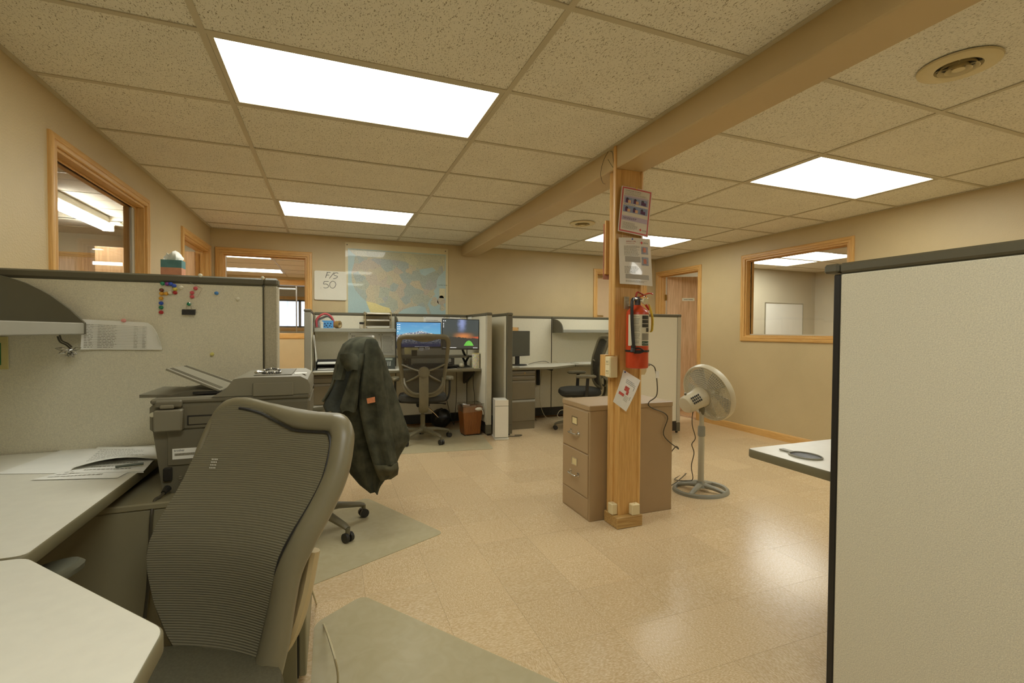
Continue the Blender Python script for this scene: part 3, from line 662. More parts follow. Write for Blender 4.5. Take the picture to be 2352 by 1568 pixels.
prt(t, at, 'CONSCIOUS CHOKING', .12, .905, .026, INK); prt(t, at, 'Cannot Cough, Speak, Cry or Breathe', .12, .875, .017, INK); lines(t, at, .12, .86, .825, .865, 3, LG)
pr(t, at, 'picture_band', .10, .90, .64, .81, LILAC); pr(t, at, 'picture_band', .10, .90, .45, .60, PBLUE, .001); pr(t, at, 'note_band', .08, .92, .27, .37, LILAC)
for r_, v0 in enumerate((.645, .455)):
    for c_ in range(3):
        u0 = .13+c_*.25; pr(t, at, 'picture', u0, u0+.235, v0, v0+.125, PBLUE, .0014)
        b = pr(t, at, 'figure_print', u0+.03, u0+.12, v0+.01, v0+.10, PURP, .0018); pr(t, at, 'figure_print', u0+.10, u0+.19, v0+.005, v0+.07, SKIN if c_ < 2 else PURP, .0021)
        mb = MB(); mb.loft([[at(u0+.075+.03*math.cos(2*PI*k/12), v0+.095+.022*math.sin(2*PI*k/12), .002) for k in range(12)]], True, False); mb.f.append(list(range(12))); G('figure_print', mb, INK, t, w=True)
lines(t, at, .12, .6, .30, .35, 2, INK); lines(t, at, .12, .62, .09, .24, 6, LG); lines(t, at, .12, .6, .615, .635, 1, INK)
CROSS = mat('red cross print', (206, 52, 44), .6, var=.02)
def cross(t, at, u, v, s, asp=.775): pr(t, at, 'red_cross', u-s/2, u+s/2, v-s*asp*.16, v+s*asp*.16, CROSS, .0016); pr(t, at, 'red_cross', u-s*.16, u+s*.16, v-s*asp/2, v+s*asp/2, CROSS, .0016)
cross(t, at, .71, .12, .075); lines(t, at, .78, .93, .10, .14, 2, INK)
S('push_pin', MB().lathe([(.004, 0), (.005, .004), (.002, .008)], 10).xf(Matrix.Translation((1.726, 2.415, 2.056)) @ Matrix.Rotation(PI/2, 4, 'X')), mat('yellow pin', (222, 190, 70), .4, var=.02), 'yellow push pin at the top of the choking poster', 'push pin')
t, at = poster_root('first_aid_poster', 'glossy laminated CPR poster on the post below the choking poster', (1421, 545), (1493, 549), (1494, 658), (1419, 652), 2.42, LAMI, .03)
prt(t, at, 'ADULT CPR', .2, .905, .03, PRED); prt(t, at, 'Unconscious Adult', .2, .87, .018, PRED); cross(t, at, .68, .90, .08); lines(t, at, .75, .93, .885, .92, 2, INK)
lines(t, at, .14, .62, .62, .84, 9, LG); pr(t, at, 'note_band', .16, .62, .48, .60, mat('grey print', (172, 166, 154), .6, var=.05)); pr(t, at, 'picture', .66, .90, .66, .82, mat('grey blue print', (150, 150, 160), .6, var=.2, vscale=60)); pr(t, at, 'picture', .66, .90, .42, .60, mat('grey blue print', (150, 150, 160)))
for v0 in (.70, .46): pr(t, at, 'figure_print', .72, .82, v0, v0+.1, mat('terracotta print', (196, 120, 92), .6, var=.1), .0016)
lines(t, at, .14, .55, .24, .40, 6, LG); pr(t, at, 'note_band', .16, .88, .12, .22, mat('grey print', (172, 166, 154))); lines(t, at, .16, .85, .05, .10, 3, LG)
S('push_pin', MB().lathe([(.004, 0), (.005, .004), (.002, .008)], 10).xf(Matrix.Translation((P(1452, 549, 'y', 2.40)).to_tuple()) @ Matrix.Rotation(PI/2, 4, 'X')), mat('blue pin', (60, 84, 170), .4, var=.02), 'blue push pin at the top of the glossy CPR poster', 'push pin')
q = [P(*c_, 'y', y_) for c_, y_ in (((1432, 849), 2.432), ((1471, 873), 2.432), ((1438, 945), 2.405), ((1408, 922), 2.405))]
t = T('pinned_sheet', 'slanted white sheet with a red drawing pinned low on the post', 'paper', (q[2]+q[3])/2)
at = lambda u, v, n=0: (q[3]*(1-u)+q[2]*u)*(1-v)+(q[0]*(1-u)+q[1]*u)*v+Vector((0, -.006*math.sin(PI*v)-n, 0))
G('sheet', MB().sheet([[at(i/5, j/6) for i in range(6)] for j in range(7)], .0006), PAPER, t, w=True)
for u0, v0, u1, v1 in ((.35, .48, .62, .62), (.12, .30, .46, .38), (.52, .40, .66, .52)): pr(t, at, 'red_drawing', u0, u1, v0, v1, mat('red ink', (202, 92, 80), .7, var=.3, vscale=80))
lines(t, at, .3, .9, .70, .84, 3, INK, .25); lines(t, at, .5, .8, .22, .38, 4, LG, .3); pr(t, at, 'ruled_line', .84, .86, .3, .7, INK)
S('push_pin', MB().lathe([(.004, 0), (.0055, .004), (.002, .009)], 10).xf(Matrix.Translation(P(1435, 854, 'y', 2.428)) @ Matrix.Rotation(PI/2, 4, 'X')), mat('navy pin', (36, 44, 100), .4, var=.02), 'navy push pin holding the slanted sheet on the post', 'push pin')
# ================================================================ FILE CABINET
CAB = mat('putty cabinet paint', (170, 144, 106), .4, var=.02, vscale=6)
t = T('file_cabinet', 'putty two drawer metal file cabinet behind the post', 'cabinet', (1.82, 2.745, 0))
x0, x1, y0, y1 = 1.507, 2.14, 2.562, 2.928
G('body', MB().box(x0, x1, y0, y1, .0, .695, .003), CAB, t, w=True); G('top', MB().box(x0-.006, x1+.002, y0-.002, y1+.002, .695, .729, .004), CAB, t, w=True)
for z0, z1 in ((.425, .685), (.145, .415)):
    d = G('drawer', MB().box(x0-.007, x0+.004, y0+.014, y1-.014, z0, z1, .002), CAB, t, w=True); yc = (y0+y1)/2; zm = z1-.155
    G('handle', MB().tube(smooth([(x0-.007, yc-.05, zm), (x0-.024, yc-.05, zm-.004), (x0-.03, yc-.042, zm-.006), (x0-.03, yc+.042, zm-.006), (x0-.024, yc+.05, zm-.004), (x0-.007, yc+.05, zm)], 3), .0052, 8).box(x0-.009, x0-.005, yc-.064, yc-.038, zm-.012, zm+.014).box(x0-.009, x0-.005, yc+.038, yc+.064, zm-.012, zm+.014), CHR, d, 'chrome handle', w=True)
    zl = z1-.078; lh = MB()
    for q in ((yc-.037, yc+.037, zl-.026, zl-.021), (yc-.037, yc+.037, zl+.021, zl+.026), (yc-.037, yc-.031, zl-.021, zl+.021), (yc+.031, yc+.037, zl-.021, zl+.021)): lh.box(x0-.0105, x0-.006, *q)
    G('label_holder', lh, CHR, d, 'metal label holder', w=True)
    G('label_card', MB().box(x0-.008, x0-.0068, yc-.031, yc+.031, zl-.021, zl+.021), mat('yellowed card', (226, 206, 150), .7, var=.04), d, 'yellowed card', w=True)
G('kick_panel', MB().box(x0-.004, x0+.003, y0+.014, y1-.014, .012, .135, .002), CAB, t, w=True)
# ================================================================ PEDESTAL FAN
FW = mat('ivory fan plastic', (206, 196, 166), .38, var=.02); FG = mat('grey fan plastic', (146, 144, 128), .45, var=.03)
fc = Vector((2.60, 2.79, 0)); t = T('pedestal_fan', 'ivory pedestal fan seen from behind, right of the file cabinet', 'fan', fc)
ov = [(.215*math.cos(a), .185*math.sin(a)) for a in [2*PI*i/40 for i in range(40)]]
mb = MB(); pr_ = [(.0, .0), (.004, .018), (.014, .027), (.026, .022), (.03, 0)]
mb.loft([[(x*(1-d/.2), y*(1-d/.2), z) for d, z in pr_] for x, y in ov], True, False, True)
G('base_ring', mb, FG, t)
for a in (.5, .5+PI/2, .5+PI, .5+1.5*PI):
    G('base_spoke', MB().tube([(.01*math.cos(a), .01*math.sin(a), .045), (.10*math.cos(a), .09*math.sin(a), .035), (.195*math.cos(a), .168*math.sin(a), .014)], [.026, .02, .016], 10, flat=.8), FG, t)
G('base_collar', MB().lathe([(.045, .03), (.034, .055), (.026, .075)], 20), FG, t)
G('pole', MB().cyl((0, 0, .05), (0, 0, .46), .022), mat('ivory fan pole', (190, 184, 160), .35, var=.02), t); G('inner_pole', MB().cyl((0, 0, .44), (0, 0, .60), .0165), mat('ivory fan pole', (190, 184, 160)), t)
G('height_collar', MB().lathe([(.02, .41), (.027, .415), (.027, .475), (.023, .49), (.018, .49)], 20), FG, t)
G('pivot_bracket', MB().tube([(0, 0, .575), (0, 0, .60), (-.002, 0, .64), (-.012, 0, .665)], [.019, .024, .03, .026], 12, flat=.7), mat('dark pivot plastic', (112, 106, 82), .45, var=.03), t)
G('pivot_screw', MB().cyl((.0, -.024, .632), (0, -.031, .632), .006, n=10), CHR, t)
HM = Matrix.Translation((-.02, 0, .705)) @ Matrix.Rotation(math.radians(5), 4, 'Z') @ Matrix.Rotation(math.radians(90-19), 4, 'Y')   # local z = blowing axis
mb = MB().lathe([(.03, -.165), (.056, -.16), (.066, -.14), (.07, -.05), (.073, -.02), (.078, .0), (.076, .022)], 28); G('motor_housing', mb.xf(HM), FW, t)
mb = MB()
for i in range(3):
    for j in range(5): mb.box(-.074, -.067, -.026+i*.02, -.012+i*.02, -.135+j*.018, -.128+j*.018)
G('motor_vents', mb.xf(HM @ Matrix.Rotation(math.radians(62), 4, 'Z')), BLK, t)
G('oscillation_knob', MB().cyl((0, 0, 0), (0, 0, .02), .008, n=10).xf(HM @ Matrix.Translation((-.062, .01, -.12)) @ Matrix.Rotation(-PI/2, 4, 'Y')), mat('dark pivot plastic', (112, 106, 82)), t)
def cage(zf, r0, hub):
    mb = MB()
    for r in [hub+(r0-hub)*k/10 for k in range(1, 11)]: mb.tube([(r*math.cos(a), r*math.sin(a), zf(r)) for a in [2*PI*i/36 for i in range(36)]], .0019, 4, loop=True)
    n = 84
    for i in range(n):
        a = 2*PI*i/n; mb.tube([(r*math.cos(a), r*math.sin(a), zf(r)) for r in (hub, hub+(r0-hub)*.35, hub+(r0-hub)*.7, r0)], .0019, 4)
    return mb
RF = .213
G('rear_grille', cage(lambda r: .022+.055*((r-.07)/(RF-.07))**2, RF, .07).xf(HM), FW, t)
G('front_grille', cage(lambda r: .155-.05*((r-.05)/(RF-.05))**3, RF, .05).xf(HM), FW, t)
G('front_badge', MB().lathe([(.05, .150), (.052, .156), (.02, .160)], 24).xf(HM), FW, t)
G('outer_band', MB().loft([[(r*math.cos(a), r*math.sin(a), z) for r, z in ((RF-.006, .070), (RF+.004, .068), (RF+.010, .085), (RF+.010, .112), (RF-.004, .122), (RF-.004, .090))] for a in [2*PI*i/56 for i in range(56)]], True, False, True).xf(HM), FW, t)
G('blade_hub', MB().cyl((0, 0, .07), (0, 0, .12), .04, n=20).xf(HM), mat('pale fan blade', (196, 198, 186), .4, var=.03), t)
for k in range(5):
    g = []
    for i in range(6):
        r = .038+(.195-.038)*i/5; row = []
        for j in range(6):
            a = 2*PI*k/5+(-.45+.9*j/5)*(1-.15*i/5)+.25*i/5; row.append((r*math.cos(a), r*math.sin(a), .095+.03*(j/5-.5)*(1.2-.5*i/5)))
        g.append(row)
    G('blade', MB().sheet(g, .0025).xf(HM), mat('pale fan blade', (196, 198, 186)), t)
# fan cord: plug on the post, over the cabinet, down to the floor and up the pole
w_ = lambda px, py, ax, v: P(px, py, ax, v)
pts = [Vector((1.852, 2.478, .985)), Vector((1.90, 2.478, .983)), w_(1506, 852, 'y', 2.50), w_(1509, 905, 'y', 2.53), Vector((1.936, 2.546, .735)), Vector((1.95, 2.548, .70)), w_(1533, 955, 'y', 2.548), w_(1524, 998, 'y', 2.548), w_(1557, 1030, 'y', 2.53), Vector((2.165, 2.56, .42)), Vector((2.17, 2.65, .30)), Vector((2.19, 2.66, .12)), w_(1576, 1087, 'z', .006), w_(1549, 1100, 'z', .006), w_(1575, 1104, 'z', .04), w_(1591, 1100, 'z', .05), w_(1588, 1070, 'y', 2.765), w_(1594, 1040, 'y', 2.765), w_(1589, 1020, 'y', 2.765), w_(1597, 1005, 'y', 2.76), w_(1590, 975, 'y', 2.765), w_(1592, 945, 'y', 2.765), Vector((2.555, 2.775, .66))]
G('power_cord', MB().tube(smooth(pts, 6), .0035, 6), CORD, t, 'dark power cord', w=True)
G('plug', MB().box(1.846, 1.885, 2.468, 2.488, .977, .993, .003), mat('grey plug', (130, 122, 104), .5, var=.03), t, 'grey plug', w=True)
G('cord_tag', MB().sheet([[P(px, py, 'y', 2.485) for px in (1506, 1514)] for py in (852, 868)], .001), PAPER, t, 'white cord tag', w=True)
# ================================================================ VENTS
def vent(cx, cy, r, label):
    t = T('ceiling_vent', label, 'vent', (cx, cy, ZC-.002), group='round ceiling vents'); VC = mat('cream vent paint', (214, 198, 152), .25, var=.02); k = r/.15
    G('flange', MB().loft([[(q*k*math.cos(a), q*k*math.sin(a), z) for q, z in ((.15, 0), (.147, -.007), (.12, -.014), (.086, -.01), (.08, .001))] for a in [2*PI*i/48 for i in range(48)]], True, False, True), VC, t)
    for q0, q1, z0 in ((.062, .074, -.013), (.036, .049, -.016)):
        G('ring_vane', MB().loft([[(q*k*math.cos(a), q*k*math.sin(a), z) for q, z in ((q0, z0+.016), (q1, z0-.004), (q1-.004, z0-.002), (q0-.003, z0+.016))] for a in [2*PI*i/40 for i in range(40)]], True, False, True), VC, t)
    G('centre_disc', MB().lathe([(.02*k, -.006), (.024*k, -.018), (.004*k, -.022)], 24), VC, t)
    G('dark_throat', MB().lathe([(.079*k, -.0005), (.078*k, .0003)], 40), BLK, t)
    for a in (0, PI/2): G('cross_brace', MB().box(-.078*k, .078*k, -.002, .002, -.006, -.002).xf(Matrix.Rotation(a+.5, 4, 'Z')), VC, t)
vent(2.43, 1.19, .135, 'round cream ceiling vent nearest the viewer'); vent(2.412, 4.29, .13, 'small round ceiling vent far back near the post')
# ================================================================ CUBICLE PANELS
PT = 1.40
GPOST = mat('grey panel post', (150, 148, 134), .45, var=.03)
def panel(label, x0, x1, y0, y1, faces='', posts='', top=PT, tile_split=None, postm=None, rail=.14):
    """fabric covered office partition: core, fabric faces, top cap, end posts, base rail"""
    t = T('cubicle_panel', label, 'partition', ((x0+x1)/2, (y0+y1)/2, 0), group='office partitions'); th = .006; postm = postm or CAP
    alx = x1-x0 > y1-y0
    a0, a1, b0, b1 = (x0, x1, y0, y1) if alx else (y0, y1, x0, x1)
    bx = (lambda u0, u1, v0, v1, z0, z1, b=0: MB().box(u0, u1, v0, v1, z0, z1, b)) if alx else (lambda u0, u1, v0, v1, z0, z1, b=0: MB().box(v0, v1, u0, u1, z0, z1, b))
    e0 = .055 if '0' in posts else 0; e1 = .055 if '1' in posts else 0
    G('core', bx(a0+e0, a1-e1, b0+th, b1-th, .03, top-.03), CAP, t, w=True)
    for v0, v1 in ((b0, b0+th), (b1-th, b1)):
        G('fabric_face', bx(a0+e0+.004, a1-e1-.004, v0, v1, rail+.004, top-.034, .003), FAB, t, w=True)
    G('base_rail', bx(a0+e0+.002, a1-e1-.002, b0+.003, b1-.003, .03, rail), BLK if rail > .1 else CAP, t, w=True)
    G('top_cap', bx(a0+e0, a1-e1, b0-.003, b1+.003, top-.03, top, .006), CAP, t, w=True)
    for e, u0, u1 in ((e0, a0, a0+.053), (e1, a1-.053, a1)):
        if e:
            G('end_post', bx(u0, u1, b0-.001, b1+.001, .12, top-.03, .006), postm, t, w=True); G('post_cap', bx(u0-.002, u1+.001, b0-.004, b1+.004, top-.03, top+.002, .008), CAP, t, w=True)
            G('post_foot', bx(u0, u1, b0-.001, b1+.001, .02, .12, .002), CAP, t, w=True); G('leveling_foot', MB().cyl(((u0+u1)/2 if alx else (b0+b1)/2, (b0+b1)/2 if alx else (u0+u1)/2, 0), ((u0+u1)/2 if alx else (b0+b1)/2, (b0+b1)/2 if alx else (u0+u1)/2, .025), .014, n=12), BLK, t, w=True)
    return t
FABP = mat('fabric wrapped post', (186, 178, 154), .9, var=.1, vscale=200, bump=.3, bscale=400)
PB0, PB1 = 5.915, 5.965
panel('left end partition of the far workstation, with grey end post', -.245, -.185, 5.1, PB1, posts='0', postm=GPOST)
panel('partition behind the far workstation shelf, under the wall map', -.178, .741, PB0, PB1)
panel('partition behind the twin monitors of the far workstation', .745, 1.645, PB0, PB1)
panel('partition between the twin monitors and the white tower, pale end post', 1.652, 1.712, 5.1, PB1, posts='0', postm=FABP)
panel('partition with dark end post just right of the white tower', 1.875, 1.937, 5.03, PB1, posts='0')
panel('partition behind the single grey monitor', 1.944, 2.855, PB0, PB1)
panel('partition carrying the empty shelf beside the post', 2.859, 3.80, PB0, PB1)
panel('partition standing behind the file cabinet, facing the viewer', 3.16, 3.87, 4.50, 4.56, posts='1', postm=FABP)
panel('side partition of the workstation behind the file cabinet', 3.81, 3.87, 4.565, PB1)
# ================================================================ WORK SURFACES
def worktop(name, label, poly, z, th=.032, edge=None):
    """laminate slab with a rubber edge band"""
    n = len(poly); cx = sum(p[0] for p in poly)/n; cy = sum(p[1] for p in poly)/n
    t = T('worktop', label, 'desk', (cx, cy, z-th))
    # rounded corners
    out = []
    for i in range(n):
        a, b, c = Vector(poly[i-1]), Vector(poly[i]), Vector(poly[(i+1) % n]); r = .022
        p0 = b+(a-b).normalized()*r; p1 = b+(c-b).normalized()*r
        for k in range(6): q = k/5; out.append(((1-q)**2*p0+2*q*(1-q)*b+q*q*p1).to_tuple())
    ins = lambda d: [((x-cx)*(1-d/abs(Vector((x-cx, y-cy)).length))+cx, (y-cy)*(1-d/abs(Vector((x-cx, y-cy)).length))+cy) for x, y in out]
    rings = [[(x, y, zz) for x, y in ins(d)] for d, zz in ((.004, z-th), (0, z-th+.004), (0, z-.005), (.003, z-.001), (.004, z-.0006))]
    G('edge_band', MB().loft(rings), edge or EDGE, t, w=True)
    G('laminate_top', MB().prism(ins(.0045), z-.0012, z), LAM, t, w=True)
    return t
DZ = .755
worktop('worktop', 'long pale worktop of the far workstation under the twin monitors', [(-.181, 5.29), (1.648, 5.29), (1.648, 5.912), (-.181, 5.912)], DZ)
pq = [P(1287, 844.5, 'z', DZ), P(1312, 835.5, 'z', DZ)]
worktop('worktop', 'pale corner worktop with clipped edge under the single monitor', [(1.941, 5.27), (pq[0].x, 5.27), (3.04, 5.56), (3.04, 5.912), (1.941, 5.912)], DZ)
worktop('worktop', 'narrow pale worktop running behind the post', [(3.044, 5.56), (3.806, 5.56), (3.806, 5.912), (3.044, 5.912)], DZ)
def bracket(x, y0, y1, z, label):
    S('worktop_bracket', MB().prism([(y0, z), (y1, z), (y1, z-.2), (y1-.05, z-.2), (y0+.02, z-.03)], x-.008, x+.008, 'x'), BLK, label, 'bracket', 'worktop brackets')
bracket(1.60, 5.42, 5.908, DZ-.034, 'black worktop bracket beside the waste bin')
S('support_leg', MB().box(2.62, 2.66, 5.86, 5.90, .46, DZ-.034, .003).box(2.625, 2.655, 5.45, 5.90, DZ-.06, DZ-.034), BLK, 'black bracket leg under the corner worktop', 'bracket')
def pedestal(label, x0, x1, y0, y1, h, splits, m=STEEL, rz=None):
    t = T('drawer_pedestal', label, 'drawers', ((x0+x1)/2, (y0+y1)/2, 0), group='drawer pedestals')
    G('body', MB().box(x0, x1, y0+.02, y1, .03, h, .003), m, t, w=True); G('plinth', MB().box(x0+.004, x1-.004, y0+.012, y1-.01, 0, .1), m, t, w=True)
    for i, (z0, z1) in enumerate(splits):
        d = G('drawer', MB().box(x0+.002, x1-.002, y0, y0+.02, z0, z1-.03, .003), m, t, w=True)
        G('finger_pull', MB().prism([(y0, z1-.03), (y0+.004, z1-.006), (y0+.02, z1-.003), (y0+.02, z1-.03)], x0+.002, x1-.002, 'x'), GPOST if i == 0 else m, d, w=True)
        G('drawer_gap', MB().box(x0+.004, x1-.004, y0+.016, y0+.021, z1-.006, z1+.002), BLK, d, w=True)
    G('lock', MB().cyl(((x0+x1)/2+.02, y0, h-.03), ((x0+x1)/2+.02, y0-.004, h-.03), .008, n=14), BRASS, t, w=True)
    return t
pedestal('grey steel drawer pedestal under the left end of the far worktop', -.172, .22, 5.37, 5.88, .715, ((.10, .40), (.40, .63), (.63, .715)))
pedestal('grey steel drawer pedestal under the corner worktop', 2.02, 2.345, 5.30, 5.85, .715, ((.10, .365), (.365, .60), (.60, .655), (.655, .715)))
# ================================================================ SHELVES
def shelf(label, x0, x1, ybk, yf, zs, ztop, axis='x'):
    t = T('panel_shelf', label, 'shelf', ((x0+x1)/2, (ybk+yf)/2, zs-.02), group='panel hung shelves')
    G('shelf_board', MB().box(x0+.012, x1-.012, yf+.004, ybk, zs, zs+.012), GPOST, t, w=True); G('front_lip', MB().box(x0+.012, x1-.012, yf, yf+.01, zs-.026, zs+.014, .003), GPOST, t, w=True)
    dpt = ybk-yf; H_ = ztop-zs
    pf = [(ybk, zs-.03), (yf, zs-.03), (yf, zs+.012)]+[(ybk-dpt*math.cos(a), zs+.012+(H_-.012)*math.sin(a)) for a in [PI/2*i/10 for i in range(1, 11)]]
    for a, b in ((x0, x0+.012), (x1-.012, x1)): G('side_bracket', MB().prism(pf, a, b, 'x'), CAP, t, w=True)
    return t
shelf('grey panel shelf holding the basket and paper trays', -.178, .74, PB0-.003, 5.60, 1.20, 1.37)
shelf('empty grey panel shelf with curved bracket, beside the post', 2.864, 3.795, PB0-.003, 5.60, 1.205, 1.365)
# things on the far shelf (top of board 1.212)
SZ = 1.213
def atx(px, y): return P(px, 745, 'y', y).x
bx_ = atx(753, 5.72); BLU = mat('blue basket plastic', (84, 150, 206), .4, var=.05)
t = T('basket', 'small blue cut out plastic basket on the far shelf', 'basket', (bx_, 5.72, SZ)); a = .058
for s_, q in ((0, (-a, a, -a, -a+.003)), (0, (-a, a, a-.003, a)), (1, (-a, -a+.003, -a+.003, a-.003)), (1, (a-.003, a, -a+.003, a-.003))):
    G('side', MB().box(*q, 0, .082), BLU, t)
G('bottom', MB().box(-a+.003, a-.003, -a+.003, a-.003, 0, .004), BLU, t); G('rim', MB().tube([(-a, -a, .083), (a, -a, .083), (a, a, .083), (-a, a, .083)], .004, 6, loop=True), BLU, t)
mb = MB()
for u, v, r in ((-.03, .05, .012), (.0, .055, .01), (.03, .052, .012), (-.015, .03, .012), (.02, .028, .012), (-.035, .022, .009), (.0, .012, .009), (.04, .02, .008)): mb.cyl((u, -a-.0008, v), (u, -a+.0002, v), r*.8, n=6)
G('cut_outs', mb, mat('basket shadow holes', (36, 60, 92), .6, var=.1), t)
RC = mat('red fabric hose', (196, 84, 84), .6, var=.15, vscale=60); GC = mat('grey fabric hose', (158, 160, 156), .6, var=.1, vscale=60)
for nm, lb, m_, off, hh, yy in (('red_band', 'red looped band arching over the blue basket', RC, 0, .165, 5.80), ('grey_band', 'grey looped band behind the blue basket', GC, .022, .14, 5.84)):
    pts = [(atx(726, yy)+off+.01, yy, SZ+.012), (atx(727, yy)+off, yy, SZ+.09), (atx(736, yy)+off, yy, SZ+hh-.02), (atx(748, yy)+off, yy, SZ+hh), (atx(760, yy)+off*.5, yy-.01, SZ+hh-.03), (atx(766, yy), yy-.01, SZ+.08), (atx(768, yy), yy-.01, SZ+.014)]
    S(nm, MB().tube(smooth(pts, 6), .012, 8), m_, lb, 'band')
S('small_jar', MB().lathe([(.017, 0), (.018, .045), (.014, .05), (.019, .052), (.019, .07), (.016, .072)], 20, (atx(739, 5.68), 5.66, SZ)), WHITE, 'small white jar left of the blue basket', 'jar')
tx = atx(776, 5.70)
t = T('tape_roll', 'roll of brown tape standing on the far shelf', 'tape', (tx, 5.68, SZ)); ringp = lambda r, y: [(r*math.cos(q), y, .043+r*math.sin(q)) for q in [2*PI*i/32 for i in range(32)]]
G('tape', MB().loft([ringp(.042, -.024), ringp(.042, .024), ringp(.032, .024), ringp(.032, -.024)], True, False, True).xf(Matrix.Rotation(math.radians(55), 4, 'Z')), mat('brown tape', (150, 120, 66), .35, var=.05), t)
G('cardboard_core', MB().loft([ringp(.0318, -.024), ringp(.0318, .024), ringp(.029, .024), ringp(.029, -.024)], True, False, True).xf(Matrix.Rotation(math.radians(55), 4, 'Z')), mat('cardboard', (206, 184, 140), .8, var=.05), t)
jx = atx(830, 5.70)
t = T('spice_jar', 'small clear jar with dark lid beside the paper trays', 'jar', (jx, 5.66, SZ)); G('glass_body', MB().lathe([(.02, 0), (.023, .004), (.023, .042), (.018, .05)], 20), mat('cloudy jar', (170, 162, 140), .15, var=.1, vscale=60), t); G('lid', MB().lathe([(.024, .05), (.024, .072), (.02, .074)], 20), BLK, t)
tx0, tx1 = atx(838, 5.66), atx(899, 5.66)
t = T('letter_tray_stack', 'tan three tier letter tray full of papers on the far shelf', 'letter tray', ((tx0+tx1)/2, 5.76, SZ)); hw = (tx1-tx0)/2; TAN = mat('tan tray plastic', (166, 150, 112), .4, var=.03)
for z in (.002, .085, .165):
    tr = G('tray', MB().box(-hw, hw, -.125, .13, z, z+.004, .001).box(-hw, -hw+.004, -.125, .13, z+.004, z+.03).box(hw-.004, hw, -.125, .13, z+.004, z+.03).box(-hw+.004, hw-.004, .126, .13, z+.004, z+.03), TAN, t)
for x in (-hw+.004, hw-.004):
    for y in (-.118, .122): G('riser', MB().cyl((x, y, .004), (x, y, .185), .004, n=8), TAN, t)
for z, n, tier in ((.007, 7, 'bottom'), (.09, 4, 'middle'), (.17, 4, 'top')):
    t = T('paper_stack', 'loose white papers in the %s tier of the tan letter tray' % tier, 'paper', ((tx0+tx1)/2, 5.765, SZ+z), group='papers in the tan letter tray')
    for i in range(n): G('sheet', MB().box(-hw+.02, hw-.02, -.11, .1, 0, .003).xf(Matrix.Translation((random.uniform(-.008, .008), random.uniform(-.008, .008), i*.0034)) @ Matrix.Rotation(random.uniform(-.06, .06), 4, 'Z')), PAPER, t)
# sheets pinned on the far panels
def pinned(label, c4, y, m=PAPER, txt=None, name='pinned_paper'):
    q = [P(*c_, 'y', y) for c_ in c4]; t = T(name, label, 'paper', (q[2]+q[3])/2)
    at = lambda u, v, n=0: (q[3]*(1-u)+q[2]*u)*(1-v)+(q[0]*(1-u)+q[1]*u)*v+Vector((0, -.003*math.sin(PI*v)-n, 0))
    G('sheet', MB().sheet([[at(i/3, j/4) for i in range(4)] for j in range(5)], .0006), m, t, w=True)
    if txt: lines(t, at, *txt, INK if txt[4] < 6 else LG, .3)
    for u, v in ((.06, .93), (.94, .93)): G('pin', MB().ball(at(u, v, .004), .0045), BLK, t, w=True)
    return t
YP = 5.909
pinned('wide sheet pinned under the far shelf', ((800, 763), (875, 765), (875, 815), (797, 812)), YP, txt=(.1, .5, .5, .9, 5))
pinned('printed calendar sheet pinned left of the first monitor', ((876, 765), (906, 765), (908, 816), (877, 815)), YP-.006, txt=(.08, .92, .1, .9, 14))
pinned('sheet pinned above the two monitors', ((973, 727), (1023, 728), (1023, 745), (972, 744)), YP, txt=(.1, .8, .1, .7, 3)); pinned('small sheet pinned behind the night sky monitor', ((1030, 728), (1060, 729), (1060, 745), (1030, 744)), YP)
q = T('pinned_paper', 'sheet with markings pinned on the side partition by the night sky monitor', 'paper', (1.6475, 5.80, 1.2)); G('sheet', MB().box(-.002, .003, -.08, .08, 0, .17), PAPER, q); G('ink_mark', MB().box(-.003, -.002, -.04, .04, .09, .1), INK, q)
t = T('hanging_folder_sheets', 'papers hanging on the left end partition of the far workstation', 'paper', (-.176, 5.45, .86))
for i, (y, tl) in enumerate(((-.10, .05), (-.02, .03), (.06, .045))): G('sheet', MB().sheet([[(.004+tl*(1-v)*.6+i*.002, y+u*.12, v*.28) for u in (0, .5, 1)] for v in (0, .33, .66, 1)], .0008), PAPER, t)
for z, dz in ((.30, .20),): G('strip_sheet', MB().box(-.006, -.003, -.06, .02, z, z+dz), PAPER, t)
# document tray on the far desk
px = lambda a, y, z: P(a, 800, 'y', y).x
t = T('document_tray', 'black desk tray with papers at the left end of the far worktop', 'letter tray', (.005, 5.62, DZ+.001)); BT = BLK
for z in (.0, .062): G('tray', MB().box(-.16, .16, -.12, .12, z, z+.004).box(-.16, -.155, -.12, .12, z+.004, z+.03).box(-.155, .16, .115, .12, z+.004, z+.045), BT, t)
for x, y in ((-.157, -.115), (-.157, .115), (.157, .115), (.157, -.115)): G('riser', MB().cyl((x, y, .002), (x, y, .09), .004, n=8), BT, t)
for z, lb in ((.0055, 'white papers in the lower level of the black desk tray'), (.0675, 'white papers in the upper level of the black desk tray')): S('paper_stack', MB().box(-.14, .15, -.11, .10, DZ+z, DZ+z+.012).xf(Matrix.Translation((.005, 5.62, .0012))), PAPER, lb, 'paper')
S('red_scrap', MB().ball((.13, 5.40, DZ+.007), .035, .02, .006), mat('red scrap', (196, 92, 74), .7, var=.1), 'small red scrap on the far worktop', 'scrap')
